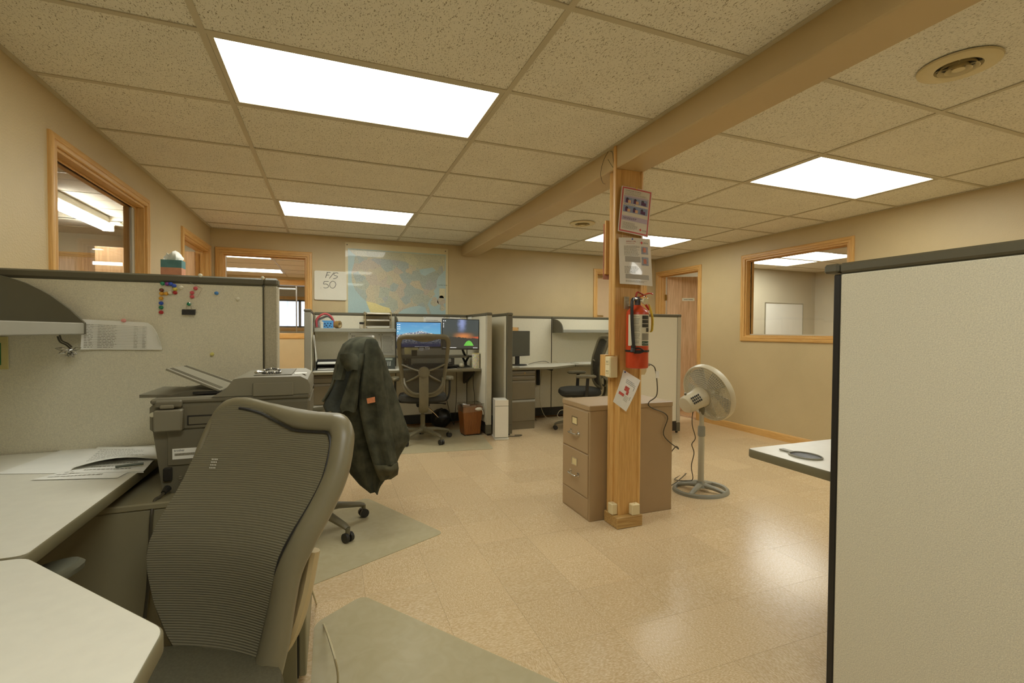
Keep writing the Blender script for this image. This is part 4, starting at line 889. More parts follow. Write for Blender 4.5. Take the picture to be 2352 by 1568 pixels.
# telephone
t = T('desk_phone', 'dark desk phone between the jacket and the far chair', 'phone', (px(893, 5.55, 0)-.025, 5.60, DZ+.001), rz=-.15); PH = mat('dark green grey phone plastic', (64, 68, 60), .45, var=.04)
G('body', MB().prism([(-.10, 0), (.10, 0), (.10, .115), (.085, .12), (-.10, .025)], -.10, .10, 'x'), PH, t)
n_ = Vector((0, -.095, .185)).normalized(); FM = Matrix.Translation((0, -.10, .025)) @ Matrix.Rotation(math.atan2(.095, .185), 4, 'X')
G('display', MB().box(-.01, .07, .14, .185, .001, .004).xf(FM), mat('phone display', (150, 156, 140), .2, var=.02), t); G('handset', MB().box(-.09, -.045, .01, .2, .004, .03, .012).xf(FM), BLK, t)
for i in range(4):
    for j in range(3): G('key', MB().box(-.01+j*.024, .006+j*.024, .02+i*.026, .034+i*.026, .001, .005, .001).xf(FM), mat('phone key', (170, 172, 160), .5, var=.02), t)
# ---- monitors
def screen_mat(name, kind, W, H_):
    m, nt, b = base(name); L = nt.links.new; tc = nn(nt, 'ShaderNodeTexCoord'); sp = nn(nt, 'ShaderNodeSeparateXYZ'); L(tc.outputs['Object'], sp.inputs[0])
    def mth(op, a, b_=None, c=None):
        n = nn(nt, 'ShaderNodeMath', operation=op)
        for i, v in enumerate((a, b_, c)):
            if v is None: continue
            if isinstance(v, (int, float)): n.inputs[i].default_value = v
            else: L(v, n.inputs[i])
        return n.outputs[0]
    u = mth('MULTIPLY_ADD', sp.outputs[0], 1/W, .5); v = mth('MULTIPLY', sp.outputs[2], 1/H_)
    cv = nn(nt, 'ShaderNodeCombineXYZ'); L(u, cv.inputs[0]); L(v, cv.inputs[1])
    def noise(s, d=4, sx=1):
        mp = nn(nt, 'ShaderNodeMapping'); mp.inputs['Scale'].default_value = (sx, 1, 1); L(cv.outputs[0], mp.inputs[0]); n = nn(nt, 'ShaderNodeTexNoise', Scale=s, Detail=d); L(mp.outputs[0], n.inputs['Vector']); return n.outputs[0]
    def mix(f, a, b_):
        n = nn(nt, 'ShaderNodeMix', data_type='RGBA')
        if isinstance(f, (int, float)): n.inputs[0].default_value = f
        else: L(f, n.inputs[0])
        for i, q in ((6, a), (7, b_)):
            if isinstance(q, tuple): n.inputs[i].default_value = (*lin(q), 1)
            else: L(q, n.inputs[i])
        return n.outputs[2]
    sm = lambda x, a, b_: mth('MULTIPLY', mth('SUBTRACT', x, a), 1/(b_-a)) if False else (lambda n: (L(x, n.inputs[0]), n.inputs.__getitem__(1).__setattr__('default_value', a), n.inputs.__getitem__(2).__setattr__('default_value', b_), n.outputs[0])[-1])(nn(nt, 'ShaderNodeMapRange', interpolation_type='SMOOTHSTEP'))
    if kind == 'peak':
        sky = mix(v, (120, 190, 206), (84, 140, 186)); sky = mix(mth('MULTIPLY', sm(noise(5, 4, .5), .5, .75), .4), sky, (170, 204, 214))
        ridge = mth('ADD', mth('MULTIPLY_ADD', mth('ABSOLUTE', mth('SUBTRACT', u, .5)), -.32, .60), mth('MULTIPLY', noise(6, 5), .1))
        rock = mix(sm(noise(26, 6), .42, .6), (64, 80, 118), (206, 206, 196)); rock = mix(sm(v, .3, .05), rock, (34, 50, 104))
        c = mix(mth('LESS_THAN', v, ridge), sky, rock)
    else:
        sky = mix(sm(v, .3, .7), (70, 70, 56), (66, 72, 70))
        g = mth('MULTIPLY', sm(mth('ABSOLUTE', mth('SUBTRACT', mth('ADD', u, mth('MULTIPLY', mth('SUBTRACT', noise(9), .5), .12)), .53)), .16, .0), sm(v, .45, .85)); c = mix(mth('MULTIPLY', g, .75), sky, (146, 158, 206))
        c = mix(mth('MULTIPLY', sm(noise(140, 1), .68, .74), g), c, (230, 236, 255))
        gl = mth('MULTIPLY', sm(mth('ABSOLUTE', mth('SUBTRACT', v, .42)), .17, .0), sm(mth('ABSOLUTE', mth('SUBTRACT', u, .58)), .36, .0)); c = mix(mth('MULTIPLY', gl, .8), c, (214, 132, 72))
        c = mix(mth('MULTIPLY', sm(u, .7, 1.0), sm(mth('ABSOLUTE', mth('SUBTRACT', v, .38)), .06, 0)), c, (196, 84, 50))
        hill = mth('MULTIPLY_ADD', noise(16, 4), .1, mth('MULTIPLY_ADD', u, -.07, .36)); c = mix(mth('LESS_THAN', v, hill), c, (60, 58, 50))
        du = mth('DIVIDE', mth('SUBTRACT', u, .73), .135); tent = mth('MULTIPLY', mth('LESS_THAN', v, mth('MULTIPLY_ADD', mth('MULTIPLY', du, du), -.17, .27)), mth('GREATER_THAN', v, .09))
        c = mix(tent, c, mix(noise(18), (70, 150, 50), (130, 214, 90)))
    b.inputs['Base Color'].default_value = (.02, .02, .02, 1); b.inputs['Roughness'].default_value = .25
    L(c, b.inputs['Emission Color']); b.inputs['Emission Strength'].default_value = SCREEN
    return m
SCREEN = .55
ICON = emis('screen icons', (.9, .92, .95), SCREEN)
def monitor(label, cx, cy, zb, W, H_, rz, m, arm=None, tilt=0, roll=0):
    t = T('monitor', label, 'monitor', (cx, cy, DZ+.002)); M = Matrix.Translation((0, 0, zb-DZ)) @ Matrix.Rotation(rz, 4, 'Z') @ Matrix.Rotation(roll, 4, 'Y')
    G('housing', MB().box(-W/2, W/2, 0, .022, 0, H_, .004).box(-W*.3, W*.3, .022, .05, H_*.2, H_*.8, .012).xf(M), BLK, t)
    o = bpy.data.objects.new('screen', MB().box(-W/2+.008, W/2-.008, -.0012, .0005, 0, H_-.026).mesh('screen', m)); link(o, t); o.matrix_local = M @ Matrix.Translation((0, 0, .018))
    G('bottom_bezel', MB().box(-W/2+.004, W/2-.004, -.002, .001, .002, .016).xf(M), mat('monitor bezel', (70, 68, 60), .4, var=.03), t)
    return t, M
m1 = screen_mat('mountain wallpaper', 'peak', .51, .282); m2 = screen_mat('night camp wallpaper', 'tent', .43, .334)
t, M = monitor('monitor showing a blue sky mountain wallpaper', (P(909, 760, 'y', 5.50).x+P(1014, 760, 'y', 5.50).x)/2, 5.50, .985, .525, .308, 0, m1)
for i, (u, v) in enumerate([(-.245, .27), (-.245, .245), (-.245, .22), (-.225, .27), (-.225, .245), (-.225, .22), (-.245, .19)]): G('icon', MB().box(u, u+.01, -.003, -.0018, v, v+.008).xf(M), ICON, t)
G('taskbar_icons', MB().box(-.05, .12, -.003, -.0018, .021, .024).xf(M), ICON, t)
t1 = t
t, M = monitor('monitor showing a night sky wallpaper with a green tent', (1.203+1.643)/2, 5.40, .970, .445, .36, -.03, m2, roll=.015)
for i, (u, v) in enumerate([(-.21, .33), (-.19, .33), (-.21, .30), (-.21, .28), (-.21, .26)]): G('icon', MB().box(u, u+.009, -.003, -.0018, v, v+.008).xf(M), ICON, t)
G('taskbar_icons', MB().box(-.21, -.05, -.003, -.0018, .022, .026).xf(M), ICON, t); G('clock_icons', MB().box(.15, .205, -.003, -.0018, .022, .026).xf(M), ICON, t)
G('stand_arm', MB().tube([(.0, .05, .32), (.03, .06, .24), (.07, .10, .17), (.09, .13, .147)], [.02, .022, .03, .03], 10, flat=.5), BLK, t)
for i, (u0, u1, v0, v1, c_) in enumerate(((975, 946, 800, 0, 0),)): pass
YN = mat('yellow sticky note', (228, 214, 150), .8, var=.03); WN = mat('white sticky note', (216, 218, 220), .8, var=.02)
for pxs, m_, lb in (((929, 798, 944, 813), YN, 'square yellow sticky note below the mountain wallpaper monitor'), ((945, 798, 960, 804), YN, 'wide yellow sticky note below the mountain wallpaper monitor'), ((963, 798, 973, 805), WN, 'left of two white sticky notes below the mountain wallpaper monitor'), ((976, 797, 987, 804), WN, 'right of two white sticky notes below the mountain wallpaper monitor')):
    a, b = P(pxs[0], pxs[1], 'y', 5.494), P(pxs[2], pxs[3], 'y', 5.494)
    S('sticky_note', MB().sheet([[(a.x+(b.x-a.x)*i/2, 5.494-.003*(1-j/2), b.z+(a.z-b.z)*j/2) for i in range(3)] for j in range(3)], .0006), m_, lb, 'note', 'sticky notes on the monitor edge')
# sit-stand riser with keyboard tray
t = T('desk_riser', 'black sit stand riser carrying the twin monitors', 'desk riser', (1.12, 5.50, DZ+.001)); RS = mat('riser black', (46, 44, 36), .5, var=.05)
G('base_plate', MB().box(-.34, .44, -.02, .22, 0, .02, .004), RS, t)
for x in (-.32, .40): G('scissor_arm', MB().tube([(x, -.01, .02), (x, .16, .115)], .014, 8).tube([(x+.02, .16, .02), (x+.02, -.01, .115)], .014, 8), RS, t)
G('platform', MB().prism([(-.40, -.06), (.40, -.06), (.48, .02), (.48, .24), (-.40, .24)], .118, .14), mat('riser top', (98, 94, 76), .45, var=.04), t)
G('keyboard_tray', MB().box(-.30, .24, -.2, -.03, .03, .042, .004), RS, t)
for x in (-.28, .22): G('tray_arm', MB().box(x-.01, x+.01, -.10, .10, .042, .12), RS, t)
G('controller', MB().box(.14, .20, -.075, -.055, .07, .11, .003), GREYP, t)
for x in (-.2,): G('monitor_column', MB().box(x-.03, x+.03, .10, .13, .14, .36, .004), RS, t)
t = T('keyboard', 'dark keyboard on the riser tray behind the far chair', 'keyboard', (1.09, 5.375, DZ+.0435)); G('case', MB().box(-.22, .22, -.07, .07, 0, .016, .004), BLK, t)
for r_ in range(5):
    for c_ in range(14): G('key', MB().box(-.21+c_*.03, -.184+c_*.03, -.06+r_*.024, -.04+r_*.024, .016, .021, .002), mat('dark key', (60, 58, 50), .5, var=.04), t)
S('mouse_pad', MB().prism([(1.38, 5.295), (1.56, 5.295), (1.56, 5.46), (1.38, 5.46)], DZ+.001, DZ+.005), mat('grey mouse pad', (110, 104, 86), .8, var=.05), 'grey mouse pad in front of the riser', 'mouse pad')
S('mouse', MB().ball((1.43, 5.37, DZ+.035), .03, .048, .03).xf(Matrix.Identity(4)), mat('silver mouse', (176, 168, 140), .35, var=.03), 'silver computer mouse on the grey mouse pad', 'mouse')
t = T('pattern_tin', 'tall cream tin with colourful speckled pattern by the side partition', 'tin', (1.598, 5.36, DZ+.001))
def speckle():
    m, nt, b = base('speckled tin print'); L = nt.links.new; v = coords(nt); vo = nn(nt, 'ShaderNodeTexVoronoi', Scale=150); L(v, vo.inputs['Vector']); hs = nn(nt, 'ShaderNodeHueSaturation', Saturation=.9, Value=.9); L(vo.outputs['Color'], hs.inputs['Color'])
    rp = nn(nt, 'ShaderNodeValToRGB'); e = rp.color_ramp.elements; e[0].position = .42; e[0].color = (1, 1, 1, 1); e[1].position = .5; e[1].color = (0, 0, 0, 1); L(vo.outputs['Distance'], rp.inputs[0])
    mx = nn(nt, 'ShaderNodeMix', data_type='RGBA'); mx.inputs[6].default_value = (*lin((222, 214, 170)), 1); L(rp.outputs[0], mx.inputs[0]); L(hs.outputs[0], mx.inputs[7]); L(mx.outputs[2], b.inputs['Base Color']); return m
G('can', MB().lathe([(.042, 0), (.044, .004), (.044, .17), (.042, .175)], 28), speckle(), t); G('rim', MB().lathe([(.0445, .168), (.0455, .172), (.0455, .178), (.040, .178)], 28), mat('gold rim', (206, 196, 140), .3, .5, var=.03), t)
# far right workstation: monitor, remote, grommet, sticky card
t, M = monitor('blank grey monitor turned sideways in the right workstation', 2.25, 5.62, .87, .46, .325, .50, mat('dark blank screen', (74, 72, 60), .3, var=.04))
G('stand_neck', MB().box(-.03, .03, .02, .04, .01, .16).xf(Matrix.Rotation(.3, 4, 'Z')), BLK, t); G('stand_foot', MB().lathe([(.11, 0), (.112, .006), (.10, .012), (.03, .016)], 28).xf(Matrix.Scale(.8, 4, (0, 1, 0))), BLK, t)
S('black_handset', MB().box(-.085, .085, -.022, .022, DZ, DZ+.02, .006).xf(Matrix.Translation((P(1226, 829, 'z', DZ+.01).x, P(1226, 829, 'z', DZ+.01).y-.25, .001)) @ Matrix.Rotation(-.2, 4, 'Z')), BLK, 'flat black handset lying on the corner worktop', 'remote')
S('grommet', MB().lathe([(.034, 0), (.036, .003), (.026, .004)], 24, (P(1186, 843, 'z', DZ).x, 5.33, DZ+.0005)), mat('olive laminate edge', (120, 112, 84)), 'round cable grommet in the corner worktop', 'grommet')
pinned('orange edged sticky card pinned behind the grey monitor', ((1176, 751), (1191, 752), (1189, 768), (1174, 768)), YP, mat('orange card', (226, 178, 110), .7, var=.05))
S('open_binder', MB().box(3.12, 3.48, 5.62, 5.86, DZ+.001, DZ+.012, .003), WHITE, 'white flat binder on the narrow worktop behind the post', 'binder')
for i, (pts, m_, lb) in enumerate((([(2.42, 5.70, DZ+.006), (2.55, 5.80, DZ+.02), (2.72, 5.85, DZ+.03), (2.80, 5.88, DZ+.006)], CORD, 'dark cable arching on the corner worktop'), ([(2.80, 5.80, DZ+.006), (2.86, 5.84, DZ+.028), (2.93, 5.86, DZ+.006)], WCORD, 'short cream cable on the corner worktop'),
        ([(2.52, 5.88, .72), (2.53, 5.86, .40), (2.50, 5.80, .10), (2.45, 5.72, .006), (2.35, 5.6, .006)], WCORD, 'white cable hanging under the corner worktop, curling left'), ([(2.55, 5.88, .72), (2.58, 5.87, .35), (2.57, 5.84, .05), (2.56, 5.75, .006)], CORD, 'dark cable hanging under the corner worktop'),
        ([(2.70, 5.88, .70), (2.66, 5.87, .30), (2.70, 5.80, .06), (2.80, 5.70, .006), (3.05, 5.62, .006)], WCORD, 'white cable hanging under the corner worktop, curling right'), ([(3.1, 5.85, .10), (2.92, 5.75, .12), (2.86, 5.72, .05), (2.95, 5.7, .006), (3.1, 5.7, .006)], WCORD, 'looped white cable on the floor under the corner worktop'))):
    S('cable', MB().tube(smooth(pts, 6), .0035, 6), m_, lb, 'cable')
for i, (pts, lb) in enumerate((([(1.37, 5.88, .72), (1.36, 5.87, .4), (1.42, 5.85, .1), (1.45, 5.8, .006)], 'left of the thin dark cables hanging behind the waste bin'), ([(1.50, 5.88, .72), (1.49, 5.86, .3), (1.46, 5.85, .01)], 'middle of the thin dark cables hanging behind the waste bin'), ([(1.625, 5.55, .72), (1.62, 5.54, .55), (1.625, 5.50, .42), (1.615, 5.45, .25)], 'dark cable hanging down the side partition above the waste bin'), ([(.70, 5.86, .55), (.74, 5.7, .30), (.82, 5.5, .08), (.95, 5.45, .05)], 'cream cable drooping under the far worktop'))):
    S('cable', MB().tube(smooth(pts, 6), .004, 6), WCORD if i == 3 else CORD, lb, 'cable')
# waste bin
bc = P(1079, 1000, 'z', 0); t = T('waste_bin', 'brown square waste bin with clear liner under the far worktop', 'bin', (1.50, 5.25, .0035), rz=.06); BR = wood('brown bin laminate', (150, 92, 38), (128, 74, 28), 'z', .35)
sq = lambda a, z, e=0: [(x*a+random.uniform(-e, e), y*a*.85+random.uniform(-e, e), z+random.uniform(-e, e)) for x, y in ((-1, -1), (-.3, -1.0), (.3, -1.0), (1, -1), (1, -.3), (1, .3), (1, 1), (.3, 1), (-.3, 1), (-1, 1), (-1, .3), (-1, -.3))]
G('body', MB().loft([sq(.093, .012), sq(.118, .325), sq(.112, .325), sq(.088, .02)], True, True), BR, t)
for x in (-.08, .08):
    for y in (-.065, .065): G('foot', MB().cyl((x, y, 0), (x, y, .014), .008, n=10), BLK, t)
LINER = glass('clear liner film', (.96, .95, .9), 3.0, .25)
random.seed(3); G('liner_bag', MB().loft([sq(.121, .27, .006), sq(.122, .33, .004), sq(.126, .352, .01), sq(.112, .362, .012), sq(.108, .33, .006), sq(.10, .2, .006)], True, False), LINER, t, 'clear plastic liner'); G('liner_knot', MB().ball((.07, -.10, .30), .045, .02, .02).tube(smooth([(.09, -.10, .30), (.115, -.108, .275), (.118, -.112, .235)], 4), .011, 7, flat=.5), mat('white liner film', (226, 220, 200), .35, var=.1, vscale=40), t)
# white tower
t = T('white_tower', 'slim white computer tower standing on the floor between partitions', 'computer', (1.762, 4.93, 0), rz=-.2)
G('case', MB().box(-.072, .072, -.07, .14, .022, .435, .004), WHITE, t); G('front_panel', MB().box(-.074, .074, -.078, -.071, .03, .37, .002), mat('bright white front', (232, 228, 212), .35, var=.01), t); G('top_panel', MB().box(-.074, .074, -.078, -.071, .374, .438, .002), mat('bright white front', (232, 228, 212)), t); G('stand', MB().box(-.08, .08, -.09, .15, 0, .02, .003), WHITE, t)
S('cable', MB().tube(smooth([(1.86, 4.97, .006), (1.99, 4.95, .006), (2.04, 4.99, .006), (1.96, 5.01, .006)], 5), .004, 6), CORD, 'short dark cable on the floor beside the white tower', 'cable')
# black bag and clutter under the far desk
g = [[(1.26+.13*math.sin(PI*(i/8))*math.cos(2*PI*j/16)+random.uniform(-.012, .012), 5.70+.10*math.sin(PI*i/8)*math.sin(2*PI*j/16)+random.uniform(-.012, .012), max(.002, .12-.12*math.cos(PI*i/8)+random.uniform(-.012, .012))) for j in range(16)] for i in range(1, 9)]
S('black_bag', MB().loft(g), mat('black bin bag', (22, 21, 18), .3, var=.2, vscale=40), 'crumpled black bag under the far worktop', 'bag')
S('power_strip', MB().box(.98, 1.16, 5.62, 5.67, 0, .03, .004), WHITE, 'white power strip on the floor under the far worktop', 'power strip')
# ================================================================ WALL THINGS
MY = YB-.003
a, b = P(793, 558, 'y', MY), P(1029, 571, 'y', MY); mx0, mx1, mz1, mz0 = a.x, b.x, 2.247, 1.30
t = T('wall_map', 'large laminated map of the United States on the back wall', 'map', ((mx0+mx1)/2, MY, mz0)); mw, mh = (mx1-mx0)/2, mz1-mz0
G('sheet', MB().sheet([[(-mw+2*mw*i/12, -.002-.004*abs(math.sin(i*1.7))*math.sin(PI*j/6), mh*j/6) for i in range(13)] for j in range(7)], .001), mat('map margin paper', (222, 208, 164), .3, var=.02, coat=.4), t)
def map_mat(name, cols, sc_, land=True):
    m, nt, b_ = base(name); L = nt.links.new; v = coords(nt, (1, 1, 1), False)
    n0 = nn(nt, 'ShaderNodeTexNoise', Scale=9, Detail=3); L(v, n0.inputs['Vector']); ad = nn(nt, 'ShaderNodeVectorMath', operation='MULTIPLY_ADD'); L(n0.outputs['Color'], ad.inputs[0]); ad.inputs[1].default_value = (.05, .05, .05); L(v, ad.inputs[2])
    vo = nn(nt, 'ShaderNodeTexVoronoi', Scale=sc_); L(ad.outputs[0], vo.inputs['Vector']); sp = nn(nt, 'ShaderNodeSeparateColor'); L(vo.outputs['Color'], sp.inputs[0])
    rp = nn(nt, 'ShaderNodeValToRGB'); rp.color_ramp.interpolation = 'CONSTANT'; e = rp.color_ramp.elements
    for i, c_ in enumerate(cols):
        q = e[i] if i < 2 else e.new(i/len(cols)); q.position = i/len(cols); q.color = (*lin(c_), 1)
    L(sp.outputs[0], rp.inputs[0]); n1 = nn(nt, 'ShaderNodeTexNoise', Scale=150, Detail=2); L(v, n1.inputs['Vector'])
    r2 = nn(nt, 'ShaderNodeValToRGB'); e = r2.color_ramp.elements; e[0].position = .36; e[0].color = (.42, .42, .46, 1); e[1].position = .46; e[1].color = (1, 1, 1, 1); L(n1.outputs[0], r2.inputs[0])
    mx = nn(nt, 'ShaderNodeMix', data_type='RGBA', blend_type='MULTIPLY'); mx.inputs[0].default_value = .75 if land else .3; L(rp.outputs[0], mx.inputs[6]); L(r2.outputs[0], mx.inputs[7]); L(mx.outputs[2], b_.inputs['Base Color']); b_.inputs['Roughness'].default_value = .3; b_.inputs['Coat Weight'].default_value = .4; return m
SEA = map_mat('map sea print', [(176, 200, 198), (182, 204, 200)], 3, False)
LAND = map_mat('map state print', [(201, 197, 168), (180, 189, 176), (208, 197, 166), (187, 192, 172), (202, 191, 169), (183, 186, 179), (205, 197, 168), (178, 188, 179)], 9)
CAN = map_mat('map pale land print', [(198, 196, 164), (206, 202, 166)], 6)
G('sea_print', MB().quad((-mw+.03, -.0072, .03), (mw-.03, -.0072, .03), (mw-.03, -.0072, mh-.075), (-mw+.03, -.0072, mh-.075)), SEA, t)
def poly(nm, pts, m_, n):
    mb = MB(); mb.v = [Vector((-mw+2*mw*u, -n, mh*(1-v))) for u, v in pts]; mb.f = [list(range(len(pts)))]; return G(nm, mb, m_, t)
poly('land_print', [(.03, .09), (.97, .09), (.965, .30), (.90, .34), (.84, .26), (.70, .30), (.62, .24), (.5, .2), (.3, .2), (.17, .2), (.1, .17), (.06, .13)], CAN, .0076)
poly('land_print', [(.11, .165), (.3, .185), (.5, .195), (.57, .21), (.63, .25), (.70, .285), (.72, .36), (.76, .38), (.84, .32), (.89, .30), (.915, .22), (.945, .24), (.95, .32), (.90, .38), (.88, .45), (.885, .52), (.85, .58), (.865, .62), (.81, .70), (.79, .76), (.82, .86), (.83, .93), (.80, .92), (.765, .80), (.70, .78), (.62, .80), (.55, .83), (.50, .88), (.49, .96), (.44, .90), (.41, .82), (.35, .80), (.27, .76), (.19, .74), (.14, .68), (.09, .60), (.06, .50), (.055, .38), (.08, .26), (.085, .18)], LAND, .008)
poly('land_print', [(.19, .74), (.27, .76), (.35, .80), (.41, .82), (.44, .90), (.46, .97), (.28, .97), (.23, .88)], mat('map mexico print', (228, 214, 150), .3, var=.06, vscale=90, coat=.4), .0078)
poly('legend_print', [(.91, .54), (.97, .54), (.97, .67), (.91, .67)], mat('map legend print', (214, 206, 166), .5, var=.1, vscale=120), .0084)
for i, q in enumerate(((.86, .72, .05), (.93, .70, .05), (.94, .80, .035))): poly('inset_print', [(q[0]+q[2]*math.cos(k)*.8*(1+.2*math.sin(3*k)), q[1]+q[2]*1.3*math.sin(k)) for k in [2*PI*j/14 for j in range(14)]], LAND, .0084)
for x in (-mw+.02, mw-.035): G('pin', MB().ball((x, -.007, mh-.03), .006), BLK, t)
G('title_print', text_mesh('UNITED STATES', .016, .0002).xf(Matrix.Translation((mw-.125, -.0088, mh*.50)) @ FRONT), INK, t)
# small whiteboard
a, b = P(722, 621, 'y', MY), P(796, 690, 'y', MY)
t = T('whiteboard', 'small whiteboard lettered F/S .50 beside the wall map', 'whiteboard', ((a.x+b.x)/2, MY-.010, b.z)); hw, hh = (b.x-a.x)/2, a.z-b.z
rr = []
for cx_, cz_, q0 in ((hw-.02, .02, -PI/2), (hw-.02, hh-.02, 0), (-hw+.02, hh-.02, PI/2), (-hw+.02, .02, PI)): rr += arc(cx_, cz_, .02, q0, q0+PI/2, 5)
G('board', MB().prism(rr, -.006, .006, 'y'), mat('small whiteboard face', (228, 224, 206), .3, var=.015), t)
def stroke(pts): return MB().tube([(u*hw*2-hw, -.0068, v*hh) for u, v in pts], .0028, 5)
MK = mat('black marker', (44, 46, 52), .6, var=.05)
for s_ in ([(.34, .76), (.40, .95)], [(.38, .95), (.50, .95)], [(.37, .85), (.46, .86)], [(.46, .74), (.61, .96)], [(.74, .93), (.70, .95), (.64, .94), (.60, .90), (.62, .86), (.70, .84), (.71, .80), (.66, .76), (.58, .74)],
           [(.44, .64), (.30, .63)], [(.30, .63), (.28, .54), (.36, .55), (.43, .50), (.42, .44), (.34, .41), (.28, .43)], [(.56, .66), (.49, .60), (.47, .52), (.50, .44), (.57, .41), (.63, .46), (.66, .55), (.63, .63), (.56, .66)], [(.195, .405), (.20, .395)]):
    G('marker_stroke', stroke(smooth([(u, v, 0) for u, v in s_], 3) and [(p.x, p.y) for p in smooth([(u, v, 0) for u, v in s_], 3)]), MK, t)
# ================================================================ TASK CHAIRS
MESH = netting('fine black chair mesh', (66, 62, 50), 2*PI/.0045, 2*PI/.0045, .15)
def spine(v): return .02-.05*math.sin(PI*min(1, v*1.15))*.6+.10*v*v       # backrest lean at height fraction v (rearward +)
def star_base(t, m, R_=.31):
    for k in range(5):
        a = 2*PI*k/5+PI/2; c, s = math.cos(a), math.sin(a)
        lg = G('base_leg', MB().tube([(.03*c, .03*s, .115), (.15*c, .15*s, .112), (R_*.92*c, R_*.92*s, .085), (R_*c, R_*s, .075)], [.034, .028, .021, .017], 10, flat=.75), m, t)
        x, y = R_*c, R_*s; q = (-s*.012, c*.012)
        cs = G('caster', MB().cyl((x+q[0]*.5+s*.002, y+q[1]*.5, .027), (x+q[0]*2, y+q[1]*2, .027), .027, n=16).cyl((x-q[0]*.5, y-q[1]*.5, .027), (x-q[0]*2, y-q[1]*2, .027), .027, n=16), BLK, t)
        G('caster_hood', MB().cyl((x, y, .04), (x, y, .078), .013, n=10).box(x-.012, x+.012, y-.012, y+.012, .035, .056, .005), m, cs)
    G('base_hub', MB().lathe([(.045, .085), (.05, .1), (.045, .14), (.03, .15)], 20), m, t)
def task_chair(name, label, loc, rz):
    """local: chair faces +y, back at -y"""
    t = T(name, label, 'chair', loc, rz, group='black mesh task chairs')
    star_base(t, CHB)
    G('gas_lift', MB().cyl((0, 0, .14), (0, 0, .28), .026).cyl((0, 0, .28), (0, 0, .38), .015), CHB, t)
    G('tilt_mechanism', MB().box(-.07, .07, -.11, .10, .375, .425, .012), BLK, t)
    G('tilt_lever', MB().tube([(.06, 0, .40), (.20, .0, .395), (.25, -.01, .39)], [.006, .006, .011], 8), BLK, t); G('tension_lever', MB().tube([(.05, -.05, .37), (.13, -.11, .30), (.16, -.14, .27)], .007, 6), CHR, t)
    st = []
    for z, k in ((.425, .80), (.435, .93), (.455, 1.0), (.485, 1.0), (.505, .95), (.512, .80)):
        st.append([(.255*k*math.copysign(abs(math.cos(a))**.55, math.cos(a)), .02+.245*k*math.copysign(abs(math.sin(a))**.6, math.sin(a)), z-.015*max(0, math.sin(a))**2) for a in [2*PI*i/32 for i in range(32)]])
    G('seat', MB().loft(st), SEATF, t)
    yb, z0, z1 = -.25, .52, 1.13
    W_ = lambda v: .20+.055*min(1, v*1.5)-.02*max(0, v-.75)
    bk = lambda u, v: (u, yb+.035-spine(v)+.10*(u/.25)**2*.5, z0+(z1-z0)*v)
    lp = []
    for u, v in ((-.10, 0.0), (-.165, .05), (-.20, .14), (-.215, .30), (-.235, .55), (-.248, .80), (-.245, .93), (-.21, .99), (-.10, 1.0), (0, 1.005), (.10, 1.0), (.21, .99), (.245, .93), (.248, .80), (.235, .55), (.215, .30), (.20, .14), (.165, .05), (.10, 0.0), (0, -.01)): lp.append(bk(u, v))
    lps = smooth(lp, 4, True)
    G('back_frame', MB().tube(lps, [.021+.006*min(1, max(0, (p.z-1.0)/.1)) for p in lps], 10, loop=True, flat=.75, up=(0, 1, 0)), CHB, t)
    G('head_band', MB().sheet([[Vector(bk(-.22+.44*i/10, 1.0-.09*j/3*(.6+.4*math.cos((i/10-.5)*2*PI*1.0)))) for i in range(11)] for j in range(4)], .012), CHB, t)
    G('back_mesh', MB().sheet([[bk(-1*(.20+.035*v)+2*(.20+.035*v)*i/10, v) for i in range(11)] for v in [.02+.95*k/10 for k in range(11)]], .001), MESH, t)
    hub = Vector((0, yb-.05-spine(.33), z0+(z1-z0)*.40))
    for u, v in ((-.215, .52), (.215, .52), (-.20, .20), (.20, .20)):
        p = Vector(bk(u, v)); G('back_spoke', MB().tube(smooth([p, p.lerp(hub, .5)+Vector((0, -.012, -.006)), hub], 4), .018, 8, flat=.6), CHB, t)
    G('back_hub', MB().cyl(hub+Vector((0, -.014, 0)), hub+Vector((0, .012, 0)), .058, n=28).cyl(hub+Vector((0, -.02, 0)), hub+Vector((0, -.012, 0)), .048, n=28), CHB, t)
    G('lower_hoop', MB().tube(smooth([bk(-.195, .28), (-.18, yb-.02, z0+.10), (-.11, yb-.02, z0+.03), (0, yb-.022, z0+.02), (.11, yb-.02, z0+.03), (.18, yb-.02, z0+.10), bk(.195, .28)], 5), .012, 8), CHB, t)
    G('back_upright', MB().tube(smooth([hub+Vector((0, .012, -.03)), (0, yb-.05, z0+.05), (0, yb-.04, .43), (0, yb+.05, .345), (0, -.08, .385)], 5), .05, 10, flat=.35, up=(0, 1, .2)), CHB, t)
    for s in (-1, 1):
        ar = G('arm_support', MB().tube(smooth([(s*.12, -.0, .42), (s*.24, -.0, .425), (s*.285, -.01, .50), (s*.29, -.02, .66)], 5), .02, 8, flat=.6), BLK, t)
        G('arm_pad', MB().loft([[(s*.29+.045*k*math.cos(a), .0+.12*k*math.sin(a), z) for a in [2*PI*i/24 for i in range(24)]] for k, z in ((.85, .655), (1, .665), (1, .68), (.9, .69), (.6, .693))]), CHB, ar)
    return t
c1 = task_chair('task_chair', 'black mesh task chair seen from behind at the twin monitors', (.93, 5.12, .0035), math.radians(-8))
c2 = dup(c1, (2.84, 5.05, 0), math.radians(72), 'black mesh task chair half hidden by the post in the right workstation')
JR = math.radians(100)
c3 = dup(c1, (-.10, 3.03, .0035), JR, 'task chair with a dark jacket draped over its back')
for o in list(c3.children):
    if o.name.startswith(('base_leg', 'caster', 'base_hub')): o.rotation_euler = (0, 0, math.radians(-27))
